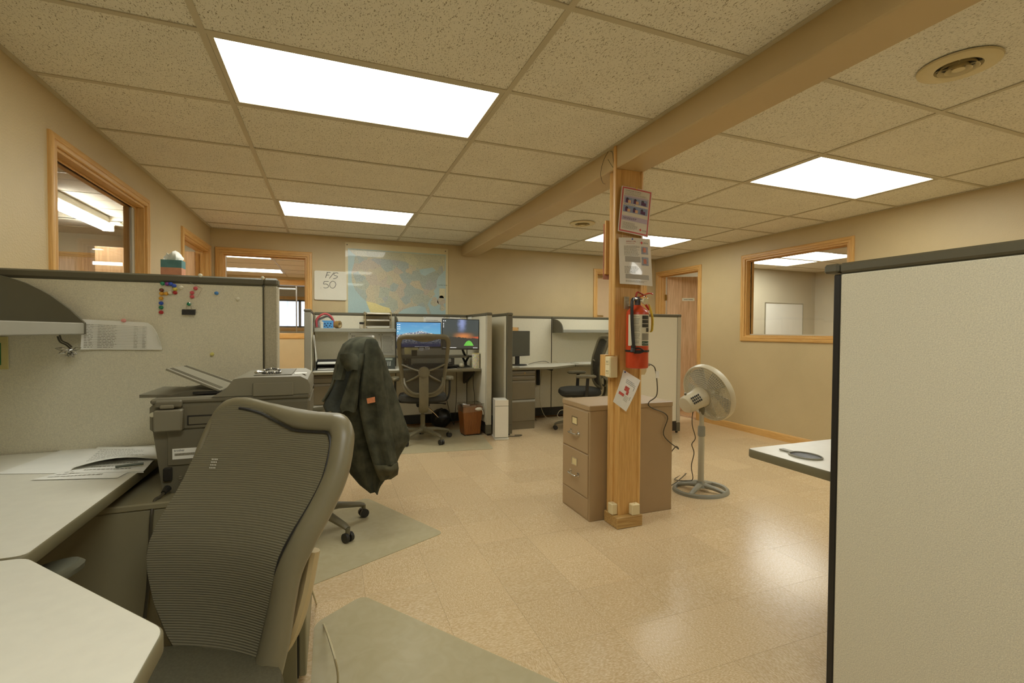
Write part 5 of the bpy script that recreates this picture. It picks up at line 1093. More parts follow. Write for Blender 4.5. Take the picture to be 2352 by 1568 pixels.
# floor mats
MATP = glass('tinted chair mat', (.80, .86, .80), .7, .18)
def vinyl():
    m, nt, b = base('clear vinyl chair mat'); L = nt.links.new; v = coords(nt); n = nn(nt, 'ShaderNodeTexNoise', Scale=14, Detail=5, Distortion=1.2); L(v, n.inputs['Vector'])
    rp = nn(nt, 'ShaderNodeValToRGB'); e = rp.color_ramp.elements; e[0].position = .35; e[0].color = (*lin((210, 198, 162)), 1); e[1].position = .68; e[1].color = (*lin((218, 206, 172)), 1); L(n.outputs[0], rp.inputs[0]); L(rp.outputs[0], b.inputs['Base Color'])
    b.inputs['Roughness'].default_value = .32; t = nn(nt, 'ShaderNodeBsdfTransparent'); t.inputs[0].default_value = (.93, .95, .88, 1); mx = nn(nt, 'ShaderNodeMixShader'); mx.inputs[0].default_value = .55
    L(t.outputs[0], mx.inputs[1]); L(b.outputs[0], mx.inputs[2]); L(mx.outputs[0], nt.nodes['Material Output'].inputs[0]); return m
VIN = vinyl()
def floor_mat(label, pts, z=.0):
    out = []
    n = len(pts)
    for i in range(n):
        a, b, c = Vector(pts[i-1]), Vector(pts[i]), Vector(pts[(i+1) % n]); r = .045; p0 = b+(a-b).normalized()*r; p1 = b+(c-b).normalized()*r
        for k in range(6): q = k/5; out.append(((1-q)**2*p0+2*q*(1-q)*b+q*q*p1).to_tuple())
    return S('chair_mat', MB().prism(out, .0005+z, .003+z), VIN, label, 'floor mat', 'clear vinyl chair mats')
A, B_, C_ = P(1019, 1224, 'z', 0).xy, P(716, 1345, 'z', 0).xy, P(830, 1136, 'z', 0).xy
d1_ = (Vector(B_)-Vector(A)).normalized(); d2_ = Vector((d1_.y, -d1_.x)); d2_ = -d2_ if d2_.y < 0 else d2_
floor_mat('pale vinyl chair mat under the chair with the jacket', [A, Vector(A)+d1_*1.05, Vector(A)+d1_*1.05+d2_*.85, Vector(A)+d2_*.85])
A, B_ = Vector(P(833, 1368, 'z', 0).xy), Vector(P(1280, 1568, 'z', 0).xy); d1_ = (B_-A).normalized(); d2_ = Vector((d1_.y, -d1_.x)); d2_ = -d2_ if d2_.x > 0 else d2_
C_, D_ = A+d1_*1.22+d2_*.92, A+d2_*.92
floor_mat('pale vinyl chair mat at the viewer end of the floor', [A, A+d1_*1.22, C_, D_.lerp(C_, (D_.y-1.63)/(D_.y-C_.y)), Vector((-.065, 1.63)), A+d2_*((A.x+.065)/-d2_.x)])
A, B_ = Vector(P(1134, 1031, 'z', 0).xy), Vector(P(920, 1043, 'z', 0).xy); d1_ = (B_-A).normalized(); d2_ = Vector((-d1_.y, d1_.x)); d2_ = -d2_ if d2_.y < 0 else d2_
floor_mat('pale vinyl chair mat under the far chair at the twin monitors', [A, A+d1_*1.15, A+d1_*1.15+d2_*1.0, A+d2_*1.0])
# ================================================================ JACKET ON THE CHAIR
def jacket_mat(name, c, c2):
    m = mat(name, c, .95, var=.1, vscale=14, bump=1.0, bscale=420, spec=.1, c2=c2); return m
FLEECE = jacket_mat('dark green grey fleece', (88, 88, 72), (62, 63, 51)); LINING = mat('dark lining cloth', (62, 66, 60), .9, var=.1, vscale=80, bump=.3, bscale=600); HEM = jacket_mat('fleece hem', (94, 90, 68), (76, 72, 54))
jk = T('jacket', 'dark fleece jacket draped over the back of the task chair', 'jacket', (.16, 2.95, .25))
def drape(rows, y0, dep, seed, nf=5, amp=.012, lean=0.0):
    """rows: (py, px_left, px_right): rounded cloth volume hanging at depth y0"""
    rnd = random.Random(seed); ph = [rnd.uniform(0, 6.28) for _ in range(4)]; rings = []
    rows2 = []
    for i in range(len(rows)-1):
        for k in range(3):
            q = k/3; rows2.append(tuple(rows[i][j]*(1-q)+rows[i+1][j]*q for j in range(3)))
    rows2.append(rows[-1]); n = 36; N = len(rows2)
    for i, (py, l, r) in enumerate(rows2):
        f = i/(N-1); y = y0-lean*f; a, b = P(l, py, 'y', y), P(r, py, 'y', y); c = (a+b)/2; hw_ = (b.x-a.x)/2; ring_ = []
        d = dep*(.55+.45*math.sin(PI*min(1, f*1.4+.12)))
        for k in range(n):
            t_ = 2*PI*k/n; fold = amp*min(1, f*2.2)*(math.sin(nf*t_+ph[0]+f*1.3)+.6*math.sin((nf+3)*t_+ph[1]-f*2))
            ring_.append((c.x+hw_*math.cos(t_)*(1+.0*fold), y+(d+fold)*math.sin(t_), (a.z+b.z)/2+.006*math.sin(3*t_+ph[2])*f))
        rings.append(ring_)
    return MB().loft(rings)
G('body', drape([(774, 820, 856), (778, 803, 862), (790, 787, 868), (810, 777, 879), (830, 771, 886), (850, 766, 892), (880, 760, 902), (915, 757, 913), (950, 762, 924), (980, 770, 934), (1005, 776, 941), (1016, 780, 940), (1030, 786, 930), (1050, 792, 918), (1080, 803, 905), (1100, 820, 884), (1119, 845, 868)], 2.94, .23, 2, 5, .024), FLEECE, jk, w=True)
G('sleeve', drape([(778, 842, 862), (785, 838, 868), (800, 835, 872), (830, 831, 876), (870, 826, 881), (900, 822, 886), (930, 823, 891), (960, 829, 896), (1000, 838, 903), (1040, 849, 909), (1066, 857, 914)], 2.735, .06, 5, 3, .012), FLEECE, jk, w=True)
G('sleeve_hem', drape([(1064, 857, 914), (1076, 861, 916), (1090, 866, 914), (1099, 870, 898)], 2.735, .055, 5, 3, .006), HEM, jk, w=True)
G('front_flap', drape([(812, 826, 838), (830, 814, 836), (860, 803, 829), (890, 794, 825), (915, 785, 823), (932, 780, 821), (944, 784, 818)], 2.715, .04, 9, 3, .006), FLEECE, jk, w=True)
G('lining', drape([(822, 792, 812), (845, 783, 812), (870, 774, 808), (900, 757, 800), (920, 745, 795), (930, 742, 790), (944, 748, 790)], 2.745, .03, 4, 3, .004), LINING, jk, w=True)
G('front_edge', MB().tube(smooth([P(*c_, 'y', 2.735) for c_ in ((777, 835), (771, 860), (762, 885), (750, 908), (741, 922))], 5), .012, 8, flat=.6), FLEECE, jk, w=True)
cl = [[P(l+(r-l)*u+bx2, py-3*math.sin(PI*u), 'y', 2.70-.03*math.sin(PI*u)) for u in [k/8 for k in range(9)] for bx2 in (0,)] for py, l, r in ((814, 783, 815), (824, 782, 824), (838, 786, 828), (852, 800, 824))]
G('collar', MB().sheet(cl, .012), FLEECE, jk, w=True)
cl = [[P(l+(r-l)*u, py, 'y', 2.71-.015*math.sin(PI*u)) for u in (0, .33, .66, 1)] for py, l, r in ((822, 783, 791), (845, 778, 794), (862, 770, 792), (872, 768, 788))]
G('collar_lapel', MB().sheet(cl, .01), FLEECE, jk, w=True)
cl = [[P(l+(r-l)*u, py+dy, 'y', 2.668) for u, dy in ((0, 0), (1, -4))] for py, l, r in ((915, 842, 861), (927, 844, 862))]
G('brand_patch', MB().sheet(cl, .002), mat('orange jacket patch', (206, 130, 84), .7, var=.15, vscale=200), jk, 'small orange patch', w=True)
# ================================================================ NEAR LEFT WORKSTATION
NZ = .74; NY = 2.215
panel('large near partition on the left, dotted with push pins', -1.165, -.207, NY, NY+.06, posts='1', top=1.405, postm=FABP)
panel('side partition against the left wall behind the near desk', -1.222, -1.17, -.6, NY+.06, top=1.405)
worktop('worktop', 'pale worktop along the left wall with loose papers', [(-1.166, 1.209), (-.566, 1.209), (-.566, 2.211), (-1.166, 2.211)], NZ)
worktop('worktop', 'pale corner worktop nearest the viewer with clipped corner', [(-1.166, -.55), (-.233, -.55), (-.233, .845), (-.56, 1.204), (-1.166, 1.204)], NZ)
S('support_leg', MB().box(-1.10, -1.05, .3, .8, 0, NZ-.034, .004), CAP, 'grey support leg under the near corner worktop', 'desk leg')
S('support_leg', MB().box(-.75, -.25, -.50, -.46, 0, NZ-.034, .004), CAP, 'grey end leg under the near corner worktop', 'desk leg')
S('support_leg', MB().box(-1.10, -.80, 2.14, 2.18, 0, NZ-.034, .004), CAP, 'grey end panel leg under the worktop with loose papers', 'desk leg')
# lateral file cabinet under the printer
LC = mat('warm grey cabinet steel', (150, 142, 112), .42, var=.02)
t = T('lateral_cabinet', 'grey steel cabinet carrying the printer', 'cabinet', (-.42, 1.92, 0)); lx0, lx1, ly0, ly1, lz = -.765, -.105, 1.665, 2.185, .68
G('body', MB().box(lx0, lx1, ly0, ly1, .03, lz-.02, .003), LC, t, w=True); G('top', MB().box(lx0-.004, lx1+.03, ly0-.004, ly1, lz-.02, lz, .004), LC, t, w=True); G('plinth', MB().box(lx0+.01, lx1, ly0+.01, ly1-.01, 0, .05), LC, t, w=True)
G('shadow_gap', MB().box(lx1-.002, lx1+.005, ly0+.006, ly1-.006, .05, lz-.022), BLK, t, w=True)
for z0, z1 in ((.055, .345), (.35, .655)):
    d = G('drawer', MB().box(lx1+.005, lx1+.028, ly0+.002, ly1-.002, z0, z1-.03, .004), LC, t, w=True)
    G('finger_pull', MB().prism([(lx1+.028, z1-.03), (lx1+.018, z1-.004), (lx1+.005, z1-.002), (lx1+.005, z1-.03)], ly0+.002, ly1-.002, 'y'), GPOST, d, w=True)
# overhead shelf on the side partition: runs toward the viewer, far bracket shows
t = T('panel_shelf', 'large near overhead shelf with curved dark end bracket', 'shelf', (-1.0, 1.5, 1.17), group='panel hung shelves')
sx0, sx1, sz0, sz1, syf, syn = -1.165, -.84, 1.170, 1.212, 2.17, .3
pf = [(sx0, sz0), (sx1, sz0), (sx1, sz1)]+[tuple(P(px_, py_, 'y', syf).xz) for px_, py_ in ((175, 725), (160, 711), (140, 696), (115, 678), (90, 664), (60, 650), (30, 640), (0, 632), (-40, 621))]+[(sx0, 1.402)]
pf = [(a, b) for a, b in pf]
for y0_ in (syf, syn): G('end_bracket', MB().prism(pf, y0_, y0_+.014, 'y'), CAP, t, w=True)
G('shelf_board', MB().box(sx0, sx1-.012, syn+.014, syf, sz0+.015, sz0+.027), GPOST, t, w=True); G('front_lip', MB().box(sx1-.012, sx1, syn+.014, syf, sz0, sz1, .003), mat('pale grey shelf lip', (156, 152, 136), .45, var=.02), t, w=True)
# tissue box on the panel cap
a, b = P(373, 597, 'y', 2.245), P(421, 622, 'y', 2.245)
t = T('tissue_box', 'teal and peach tissue box with a tissue, on the partition top', 'tissue box', ((a.x+b.x)/2, 2.25, 1.4055)); hw = (b.x-a.x)/2; hb = a.z-1.4055
G('box', MB().box(-hw, hw, -.028, .028, 0, hb*.48), mat('peach box print', (204, 142, 108), .6, var=.1, vscale=30), t); G('box_upper', MB().box(-hw, hw, -.028, .028, hb*.48, hb), mat('teal box print', (84, 128, 126), .6, var=.15, vscale=30), t)
g = [[(.03*(u-.5)*2*(1+.2*math.sin(5*v)), .012*math.sin(6*u+2*v), hb+.032*v*(1-.25*math.sin(7*u))) for u in [k/6 for k in range(7)]] for v in (0, .25, .5, .75, 1)]
G('tissue', MB().sheet(g, .001), PAPER, t)
# list pinned on the near panel
q = [P(*c_, 'y', NY-.008) for c_ in ((193, 733), (374, 742), (373, 803), (190, 802))]
t = T('pinned_list', 'curling printed list pinned on the near partition', 'paper', (q[2]+q[3])/2)
def at(u, v, n=0):
    p = (q[3]*(1-u)+q[2]*u)*(1-v)+(q[0]*(1-u)+q[1]*u)*v; k = max(0, u-.78)/.22
    if v > .999-.9*k*k: p.z -= (v-(1-.9*k*k))*.08
    return p+Vector((0, -.004-.03*k*k*v-.012*max(0, .12-u)/.12-n, 0))
G('sheet', MB().sheet([[at(i/16, j/10) for i in range(17)] for j in range(11)], .0007), PAPER, t, w=True)
mb = MB()
for i in range(15):
    v = .06+i*.055
    mb.quad(at(.03, v, .0012), at(.80, v, .0012), at(.80, v+.006, .0012), at(.03, v+.006, .0012))
G('ruled_line', mb, LG, t, w=True); lines(t, at, .03, .13, .07, .88, 15, LG, .26); lines(t, at, .18, .42, .07, .88, 15, LG, .26); lines(t, at, .63, .69, .07, .88, 15, LG, .22); lines(t, at, .74, .79, .07, .88, 15, LG, .22)
for w_, u in (('Name', .07), ('Item', .36), ('Date', .63), ('Amount', .73)): pass
# pins on the near panel
PINC = {'green': (40, 130, 90), 'purple': (120, 50, 130), 'blue': (44, 80, 180), 'brown': (112, 58, 36), 'yellow': (214, 196, 80), 'amber': (218, 160, 48), 'white': (226, 220, 196), 'red': (178, 40, 40), 'pink': (206, 84, 92), 'sky blue': (70, 130, 190), 'pale yellow': (214, 206, 120), 'rose': (222, 150, 140)}
def pin(px_, py_, c_, label, y=NY):
    p = P(px_, py_, 'y', y-.006); m_ = mat(c_+' pin plastic', PINC[c_], .3, var=.03); mb = MB().lathe([(.0028, -.004), (.0072, -.002), (.0072, .001), (.0042, .003), (.0046, .009), (.0058, .0105), (.004, .0115)], 14)
    S('push_pin', mb.xf(Matrix.Translation((p.x, p.y+.002, p.z)) @ Matrix.Rotation(PI/2, 4, 'X')), m_, label, 'push pin', 'push pins on the near partition')
for a_ in ((373, 651, 'green', 'green push pin at the top left corner of the pin letter P'), (384, 652, 'purple', 'purple push pin on the top stroke of the pin letter P'), (392, 652, 'blue', 'blue push pin in the middle of the top stroke of the pin letter P'), (400, 656, 'blue', 'blue push pin at the top right bend of the pin letter P'), (402, 664, 'yellow', 'yellow push pin on the right bow of the pin letter P'), (402, 672, 'red', 'red push pin on the lower right bow of the pin letter P'), (391, 672, 'white', 'white push pin on the middle stroke of the pin letter P'),
           (371, 666, 'brown', 'brown push pin on the stem of the pin letter P'), (371, 674, 'amber', 'amber push pin where stem and bow of the pin letter P meet'), (382, 674, 'amber', 'amber push pin on the middle stroke of the pin letter P'), (370, 685, 'amber', 'lowest amber push pin on the stem of the pin letter P'), (370, 696, 'blue', 'blue push pin on the stem of the pin letter P'), (370, 706, 'green', 'green push pin near the foot of the pin letter P'), (370, 717, 'red', 'red push pin at the foot of the pin letter P'),
           (416, 660, 'white', 'white push pin just right of the pin letter P'), (449, 662, 'pink', 'topmost of the three pink push pins above the binder clip'), (441, 672, 'pink', 'middle of the three pink push pins above the binder clip'), (441, 681, 'pink', 'lowest of the three pink push pins above the binder clip'), (434, 698, 'green', 'green push pin holding the black binder clip'), (497, 673, 'sky blue', 'sky blue push pin right of the pink ones'), (546, 686, 'white', 'white push pin near the right end of the near partition'), (487, 813, 'pale yellow', 'pale yellow push pin low on the near partition'), (284, 736, 'rose', 'rose push pin holding the printed list')):
    pin(*a_, *(() if a_[0] != 284 else (NY-.012,)))
for px_, py_, lb in ((460, 632, 'left clear screw button on the dark cap of the near partition'), (603, 638, 'right clear screw button on the dark cap of the near partition')): pin(px_, py_, 'white', lb, NY-.003)
p = P(434, 716, 'y', NY-.008); t = T('binder_clip', 'black binder clip hanging on the near partition', 'binder clip', p)
G('clamp', MB().prism([(-.010, -.012), (.0, -.012), (.004, .008), (.002, .010), (-.002, .010), (-.008, .006)], -.022, .022, 'x').xf(Matrix.Identity(4)), BLK, t); G('wire_handle', MB().tube(smooth([(-.009, -.004, .008), (-.006, -.005, .032), (.0, -.005, .038), (.006, -.005, .032), (.009, -.004, .008)], 4), .001, 5), CHR, t)
p = P(450, 665, 'y', NY-.004); S('paper_clip', MB().tube([(p.x-.02, p.y, p.z+.028), (p.x+.022, p.y, p.z+.005), (p.x+.005, p.y, p.z-.03), (p.x+.002, p.y, p.z-.028)], .0009, 5), CHR, 'bent wire paper clip pinned beside the pink push pins', 'paper clip')
# cluster of hanging clips under the shelf lip
p0_ = Vector((-.852, 2.05, 1.169)); t = T('clip_cluster', 'bunch of silver clips hanging from a hook under the near shelf', 'clips', (-.87, 2.12, 1.09))
h0 = P(137, 772, 'y', 2.16); h1 = P(160, 792, 'y', 2.17)
G('hook', MB().tube(smooth([h0+Vector((0, 0, .004)), P(142, 782, 'y', 2.165), P(156, 789, 'y', 2.17), P(165, 797, 'y', 2.17)], 5), .003, 6).tube(smooth([P(132, 772, 'y', 2.16), P(138, 785, 'y', 2.165), P(152, 792, 'y', 2.17), P(163, 802, 'y', 2.17)], 5), .003, 6), CORD, t, w=True)
rnd = random.Random(4)
for i, (ax_, ay_) in enumerate(((126, 800), (135, 812), (150, 818), (160, 821), (168, 818), (176, 812), (186, 798), (170, 820), (157, 808))):
    a, b = P(160+rnd.uniform(-6, 8), 802+rnd.uniform(0, 10), 'y', 2.17), P(ax_, ay_, 'y', 2.165+rnd.uniform(-.02, .01)); d = (b-a); n_ = d.cross(Vector((0, 1, 0))).normalized()*.005
    G('clip', MB().tube([a, a+d*.5+n_, b, a+d*.5-n_], .0024, 5, loop=True), CHR, t, w=True)
# picture at the frame edge
a, b = P(18, 773, 'y', NY-.006), P(18, 848, 'y', NY-.006)
t = T('pinned_card', 'cream framed green card pinned at the left edge of the near partition', 'card', (a.x-.06, NY-.006, b.z)); hh = a.z-b.z
G('card', MB().box(-.06, .06, -.002, .002, 0, hh), mat('cream card', (206, 192, 128), .7, var=.05), t); G('green_print', MB().box(-.046, .042, -.0032, -.0022, .016, hh-.022), mat('green print', (52, 118, 62), .6, var=.1), t); G('purple_print', MB().box(-.046, .038, -.004, -.0033, hh-.032, hh-.022), mat('violet print', (84, 76, 130), .6, var=.1), t)
# papers on the desk
def sheet_at(label, c4, z, curl=0, txt=0):
    q = [P(*c_, 'z', z) for c_ in c4]; t = T('loose_paper', label, 'paper', (q[0]+q[1]+q[2]+q[3])/4, group='papers on the near worktop')
    at = lambda u, v, n=0: (q[3]*(1-u)+q[2]*u)*(1-v)+(q[0]*(1-u)+q[1]*u)*v+Vector((0, 0, curl*(1-v)**2*math.sin(PI*u)+n))
    G('sheet', MB().sheet([[at(i/8, j/6) for i in range(9)] for j in range(7)], .0006), PAPER, t, w=True)
    if txt: lines(t, at, .1, .85, .2, .9, txt, LG, .22, .0009)
    return t
sheet_at('large blank white sheet lying leftmost on the near worktop', ((150, 1030), (300, 1030), (330, 1085), (-10, 1088)), NZ+.0012)
sheet_at('white sheet lying lowest, nearest the worktop edge', ((150, 1082), (352, 1052), (270, 1097), (70, 1102)), NZ+.0022, 0, 3)
sheet_at('sheet with printed rows between the other loose papers', ((230, 1060), (358, 1050), (330, 1082), (160, 1086)), NZ+.0034, 0, 3)
sheet_at('handwritten sheet on top of the loose papers, edge curling up', ((225, 1026), (352, 1026), (362, 1054), (165, 1075)), NZ+.008, .018, 7)
S('pen', MB().tube([P(265, 1072, 'z', NZ+.012), P(330, 1064, 'z', NZ+.012)], .004, 8), mat('dark green pen', (62, 70, 40), .4, var=.05), 'dark green pen tucked between the loose papers', 'pen')
# ================================================================ PRINTER
PG = mat('dark grey printer plastic', (110, 104, 84), .5, var=.03, bump=.08, bscale=600); PG2 = mat('mid grey printer plastic', (128, 122, 102), .45, var=.03)
t = T('printer', 'grey multifunction printer standing on the cabinet', 'printer', (-.30, 1.9, .681))
yn, yf = 1.735, 2.11; Q_ = lambda px_, py_: tuple(P(px_, py_, 'y', yn).xz)
xl, xr = Q_(341, 900)[0], Q_(712, 900)[0]; z_mid, z_top = Q_(341, 992)[1], Q_(345, 922)[1]
lower = [(Q_(372, 1140)[0], .681), (Q_(349, 993)[0], z_mid), (xr-.012, z_mid), (xr-.012, .681)]
G('lower_body', MB().prism(lower, yn+.008, yf, 'y'), PG, t, w=True)
G('scanner_body', MB().box(xl, xr, yn, yf, z_mid-.002, z_top-.012, .008), PG, t, w=True)
G('scanner_lid', MB().box(xl+.002, xr, yn+.002, yf+.01, z_top-.012, z_top+.006, .006), PG, t, w=True)
zt = Q_(600, 872)[1]+.008
adf = [(Q_(485, 918)[0], z_top+.006), (Q_(518, 896)[0], z_top+.03), (Q_(536, 882)[0], zt-.004), (Q_(560, 879)[0], zt), (xr-.03, zt), (xr-.008, zt-.012), (xr, zt-.03), (xr, z_top+.006)]
G('feeder_body', MB().prism(adf, yn+.004, yf, 'y'), PG2, t, w=True); G('feeder_side_cover', MB().box(Q_(580, 900)[0], Q_(674, 900)[0], yn-.002, yn+.004, z_top+.002, zt-.018, .003), PG2, t, w=True)
G('feeder_hatch', MB().box(Q_(560, 870)[0]+.02, xr-.06, yn+.06, yf-.06, zt, zt+.003, .001), PG, t, w=True); G('hatch_label', MB().box(xr-.055, xr-.015, yn+.10, yn+.14, zt, zt+.0015), PAPER, t, w=True)
fx0, fz0 = P(535, 876, 'y', 1.90).x, P(520, 890, 'y', 1.90).z
tl, tr, bl_, br_ = P(428, 840, 'y', 2.06), P(545, 880, 'y', 2.06), P(381, 848, 'y', 1.80), P(505, 898, 'y', 1.80)
G('feeder_tray', MB().sheet([[bl_.lerp(br_, i/6).lerp(tl.lerp(tr, i/6), j/6) for i in range(7)] for j in range(7)], .006), PG2, t, w=True)
for v in (.10, .16, .22, .78, .84, .90): G('tray_rib', MB().sheet([[bl_.lerp(br_, u).lerp(tl.lerp(tr, u), v+dv)+Vector((0, 0, .004)) for u in (.03, .97)] for dv in (0, .018)], .002), PG, t, w=True)
G('output_tray', MB().prism([(xl-.045, z_top+.004), (xl+.05, z_top+.002), (Q_(500, 900)[0], z_top+.014), (Q_(500, 900)[0], z_top+.02), (xl+.10, z_top+.024), (xl+.04, z_top+.010), (xl-.045, z_top+.014)], yn+.07, yf-.07, 'y'), PG, t, w=True)
G('output_slot', MB().box(xl+.10, Q_(500, 900)[0]+.02, yn+.062, yn+.072, z_top+.010, z_top+.018), BLK, t, w=True)
hx0, hx1 = Q_(359, 950)[0], Q_(420, 950)[0]
G('hinge_cover', MB().box(hx0, hx1, yn-.016, yn+.002, Q_(0, 952)[1], Q_(0, 934)[1], .004), PG, t, w=True); G('hinge_block', MB().box(hx0+.014, hx1-.018, yn-.022, yn-.012, Q_(0, 954)[1], Q_(0, 944)[1], .003), PG2, t, w=True)
G('rear_port_cover', MB().box(hx0, hx1+.004, yn-.03, yn+.004, Q_(0, 1010)[1], Q_(0, 956)[1], .004), PG2, t, w=True)
G('thumb_screw', MB().cyl((xl+.012, yn-.012, Q_(0, 968)[1]), (xl+.012, yn+.002, Q_(0, 968)[1]), .007, n=14), mat('ivory cap', (206, 200, 170), .4, var=.02), t, w=True)
G('rear_recess', MB().box(hx1+.012, xr-.05, yn-.003, yn+.001, Q_(0, 1000)[1], Q_(0, 975)[1], .001), BLK, t, w=True); G('recess_panel', MB().box(hx1+.016, xr-.055, yn-.005, yn-.002, Q_(0, 998)[1], Q_(0, 979)[1], .001), PG, t, w=True)
G('rear_door', MB().box(Q_(384, 1050)[0], xr-.03, yn+.002, yn+.010, Q_(0, 1102)[1], Q_(0, 1012)[1], .002), PG, t, w=True)
lb = G('rating_label', MB().box(Q_(396, 1080)[0], Q_(470, 1080)[0], yn+.0008, yn+.0026, Q_(0, 1086)[1], Q_(0, 1059)[1]), PAPER, t, 'white rating label', w=True)
lx = Q_(396, 1080)[0]; G('label_word', text_mesh('brother', .009, .0002).xf(Matrix.Translation((lx+.004, yn+.0004, Q_(0, 1066)[1])) @ FRONT), INK, lb, w=True)
mb = MB().box(lx+.006, lx+.07, yn+.0002, yn+.0007, Q_(0, 1077)[1], Q_(0, 1071)[1])
G('bar_code', mb, LG, lb, w=True)
G('power_inlet', MB().box(Q_(375, 1120)[0], Q_(395, 1120)[0], yn-.004, yn+.012, Q_(0, 1140)[1], Q_(0, 1106)[1], .003), BLK, t, w=True)
mb = MB()
for k in range(6): mb.box(Q_(400, 0)[0], Q_(406, 0)[0], yn+.004, yn+.009, .694+k*.007, .697+k*.007)
G('vent_slots', mb, PG2, t, w=True)
pl = P(384, 1122, 'y', yn-.012)
cp = [pl, pl+Vector((-.008, -.03, -.012)), P(355, 1150, 'y', yn-.055), P(348, 1185, 'y', 1.655), P(345, 1240, 'y', 1.650), P(342, 1300, 'y', 1.645), P(340, 1350, 'y', 1.64), P(332, 1420, 'y', 1.62)]
G('power_cord', MB().tube(smooth(cp, 6), .0045, 8), CORD, t, 'dark power cord', w=True)
G('plug', MB().tube([pl+Vector((0, .004, 0)), pl+Vector((-.004, -.02, -.006))], [.011, .007], 10), BLK, t, w=True)
# bead bracelet on the printer
t = T('bead_bracelet', 'bead bracelet with silver tassel lying on the printer', 'bracelet', (Q_(615, 866)[0], yn+.11, zt+.0035))
bx0 = 0
for k in range(22):
    a = 2*PI*k/22; G('bead', MB().ball((.028*math.cos(a), .024*math.sin(a), .004+(.010 if math.sin(a) > .3 else 0)*math.sin(a)), .0042, n=10, m=6), mat('dark bead', (92, 90, 84), .25, var=.3, vscale=90) if k % 3 else CHR, t)
G('tassel', MB().tube(smooth([(-.028, 0, .005), (-.038, -.006, .008), (-.046, -.012, .005), (-.05, -.006, .004)], 4), .004, 7), CHR, t)
# ================================================================ NEAR CHAIR
fx = Vector((-.53, -.85, 0)).normalized(); cc = Vector((-.29, 1.30, .0035)); RZ = math.atan2(fx.y, fx.x)-PI/2      # chair faces local +y
FARS = -1 if (Matrix.Rotation(RZ, 4, 'Z') @ Vector((-1, 0, 0))).dot(CR) < 0 else 1
t = T('mesh_chair', 'large mesh back office chair nearest the viewer', 'chair', cc, RZ)
o_ = Vector((-.19, 1.50, .80)); ax = Vector((-fx.y, fx.x, 0)); ax = ax if ax.dot(CR) > 0 else -ax; rec = math.radians(23)
up_ = (-fx*math.sin(rec)+Vector((0, 0, math.cos(rec)))).normalized(); nrm = ax.cross(up_); nrm = nrm if nrm.dot(CPOS-o_) > 0 else -nrm
NF = mat('olive grey chair frame', (132, 124, 98), .36, var=.04, vscale=10)
out_px = [(548, 923), (600, 934), (680, 961), (745, 970), (772, 974), (782, 990), (784, 1015), (772, 1085), (745, 1155), (708, 1235), (673, 1310), (649, 1390), (627, 1470), (606, 1545), (588, 1600), (545, 1640), (480, 1600), (425, 1540), (385, 1460), (366, 1390), (362, 1320), (366, 1262), (387, 1200), (414, 1140), (439, 1080), (463, 1010), (486, 960), (514, 932)]
def bow(p):
    """cupped mesh back: edges come forward, lumbar swells forward"""
    d = p-o_; u = d.dot(ax); v = d.dot(up_); return p+nrm*(.016*(u/.22)**2-.012+.03*math.exp(-((v+.22)/.14)**2))
ring3 = [bow(PP(*q, o_, nrm)) for q in out_px]
rs = smooth(ring3, 4, True); 
def rad(i):
    px_ = out_px[(i//4) % len(out_px)]; nx = out_px[(i//4+1) % len(out_px)]; f = (i % 4)/4
    tab = lambda q: .020 if q[1] < 960 and q[0] < 780 else (.033 if q[0] > 600 and q[1] < 1400 and q[0]-.30*(1400-q[1]) > 540 else (.036 if q[0] > 560 else .011))
    return tab(px_)*(1-f)+tab(nx)*f
G('back_frame', MB().tube([p-nrm*.012 for p in rs], [rad(i) for i in range(len(rs))], 12, loop=True, flat=.9, up=nrm), NF, t, w=True)
NET = netting('near chair mesh', (130, 124, 100), 2*PI/.0035, 2*PI/.0055, .62)
ins = [bow(PP(*q, o_, nrm)) for q in out_px]; cen = sum((p for p in ins), Vector())/len(ins)
rowsL = [out_px[-1]]+out_px[-2:-13:-1]
def side(pts, y):
    pts = sorted(pts, key=lambda q: q[1])
    for a, b in zip(pts, pts[1:]):
        if a[1] <= y <= b[1]: f = (y-a[1])/max(1e-6, b[1]-a[1]); return a[0]*(1-f)+b[0]*f
    return pts[0][0] if y < pts[0][1] else pts[-1][0]
Rt = [(782, 974)]+out_px[5:15]+[(545, 1640)]; Lf = out_px[16:28]+[(548, 923)]
topc = lambda x: side([(y, x_) for x_, y in [(486, 960), (514, 932), (548, 923), (600, 934), (680, 961), (745, 970), (785, 978)]], x)
g = []
for j in range(19):
    row = []; f = j/18
    for i in range(15):
        u = i/14
        yb = 1600; xt = 492+u*284; yt = topc(xt)
        y = yt+(yb-yt)*f; l, r = side(Lf, max(926, y)), side(Rt, max(976, y))
        if f == 0: x = xt
        else:
            q = min(1, f*6); x = xt*(1-q)+(l+(r-l)*u)*q
        d = .5-abs(u-.5); p = bow(PP(x, y, o_, nrm)); row.append(p+nrm*(.004-.03*math.sin(PI*u)*math.sin(PI*min(1, f*1.0))*.5))
    g.append(row)
G('back_mesh', MB().sheet(g, .0012), NET, t, w=True)
seam = [p+(cen-p).normalized()*rad(i)*.98+nrm*.004 for i, p in enumerate(rs)][:4*13]
G('mesh_seam', MB().tube(seam, .0045, 6), BLK, t, w=True)
mb = MB()
for k in range(4):
    for j in range(4):
        c4 = [bow(PP(492-k*1.5+j*3.4+dx, 1054+k*6.5+dy, o_, nrm))+nrm*.012 for dx, dy in ((0, 0), (2.2, 0), (2.2, 2.6), (0, 2.6))]; mb.quad(*c4)
G('worn_marks', mb, PAPER, t, 'small white worn marks', w=True)['kind'] = 'stuff'
def lp_(u, v, n): return o_+ax*u+up_*v+nrm*n
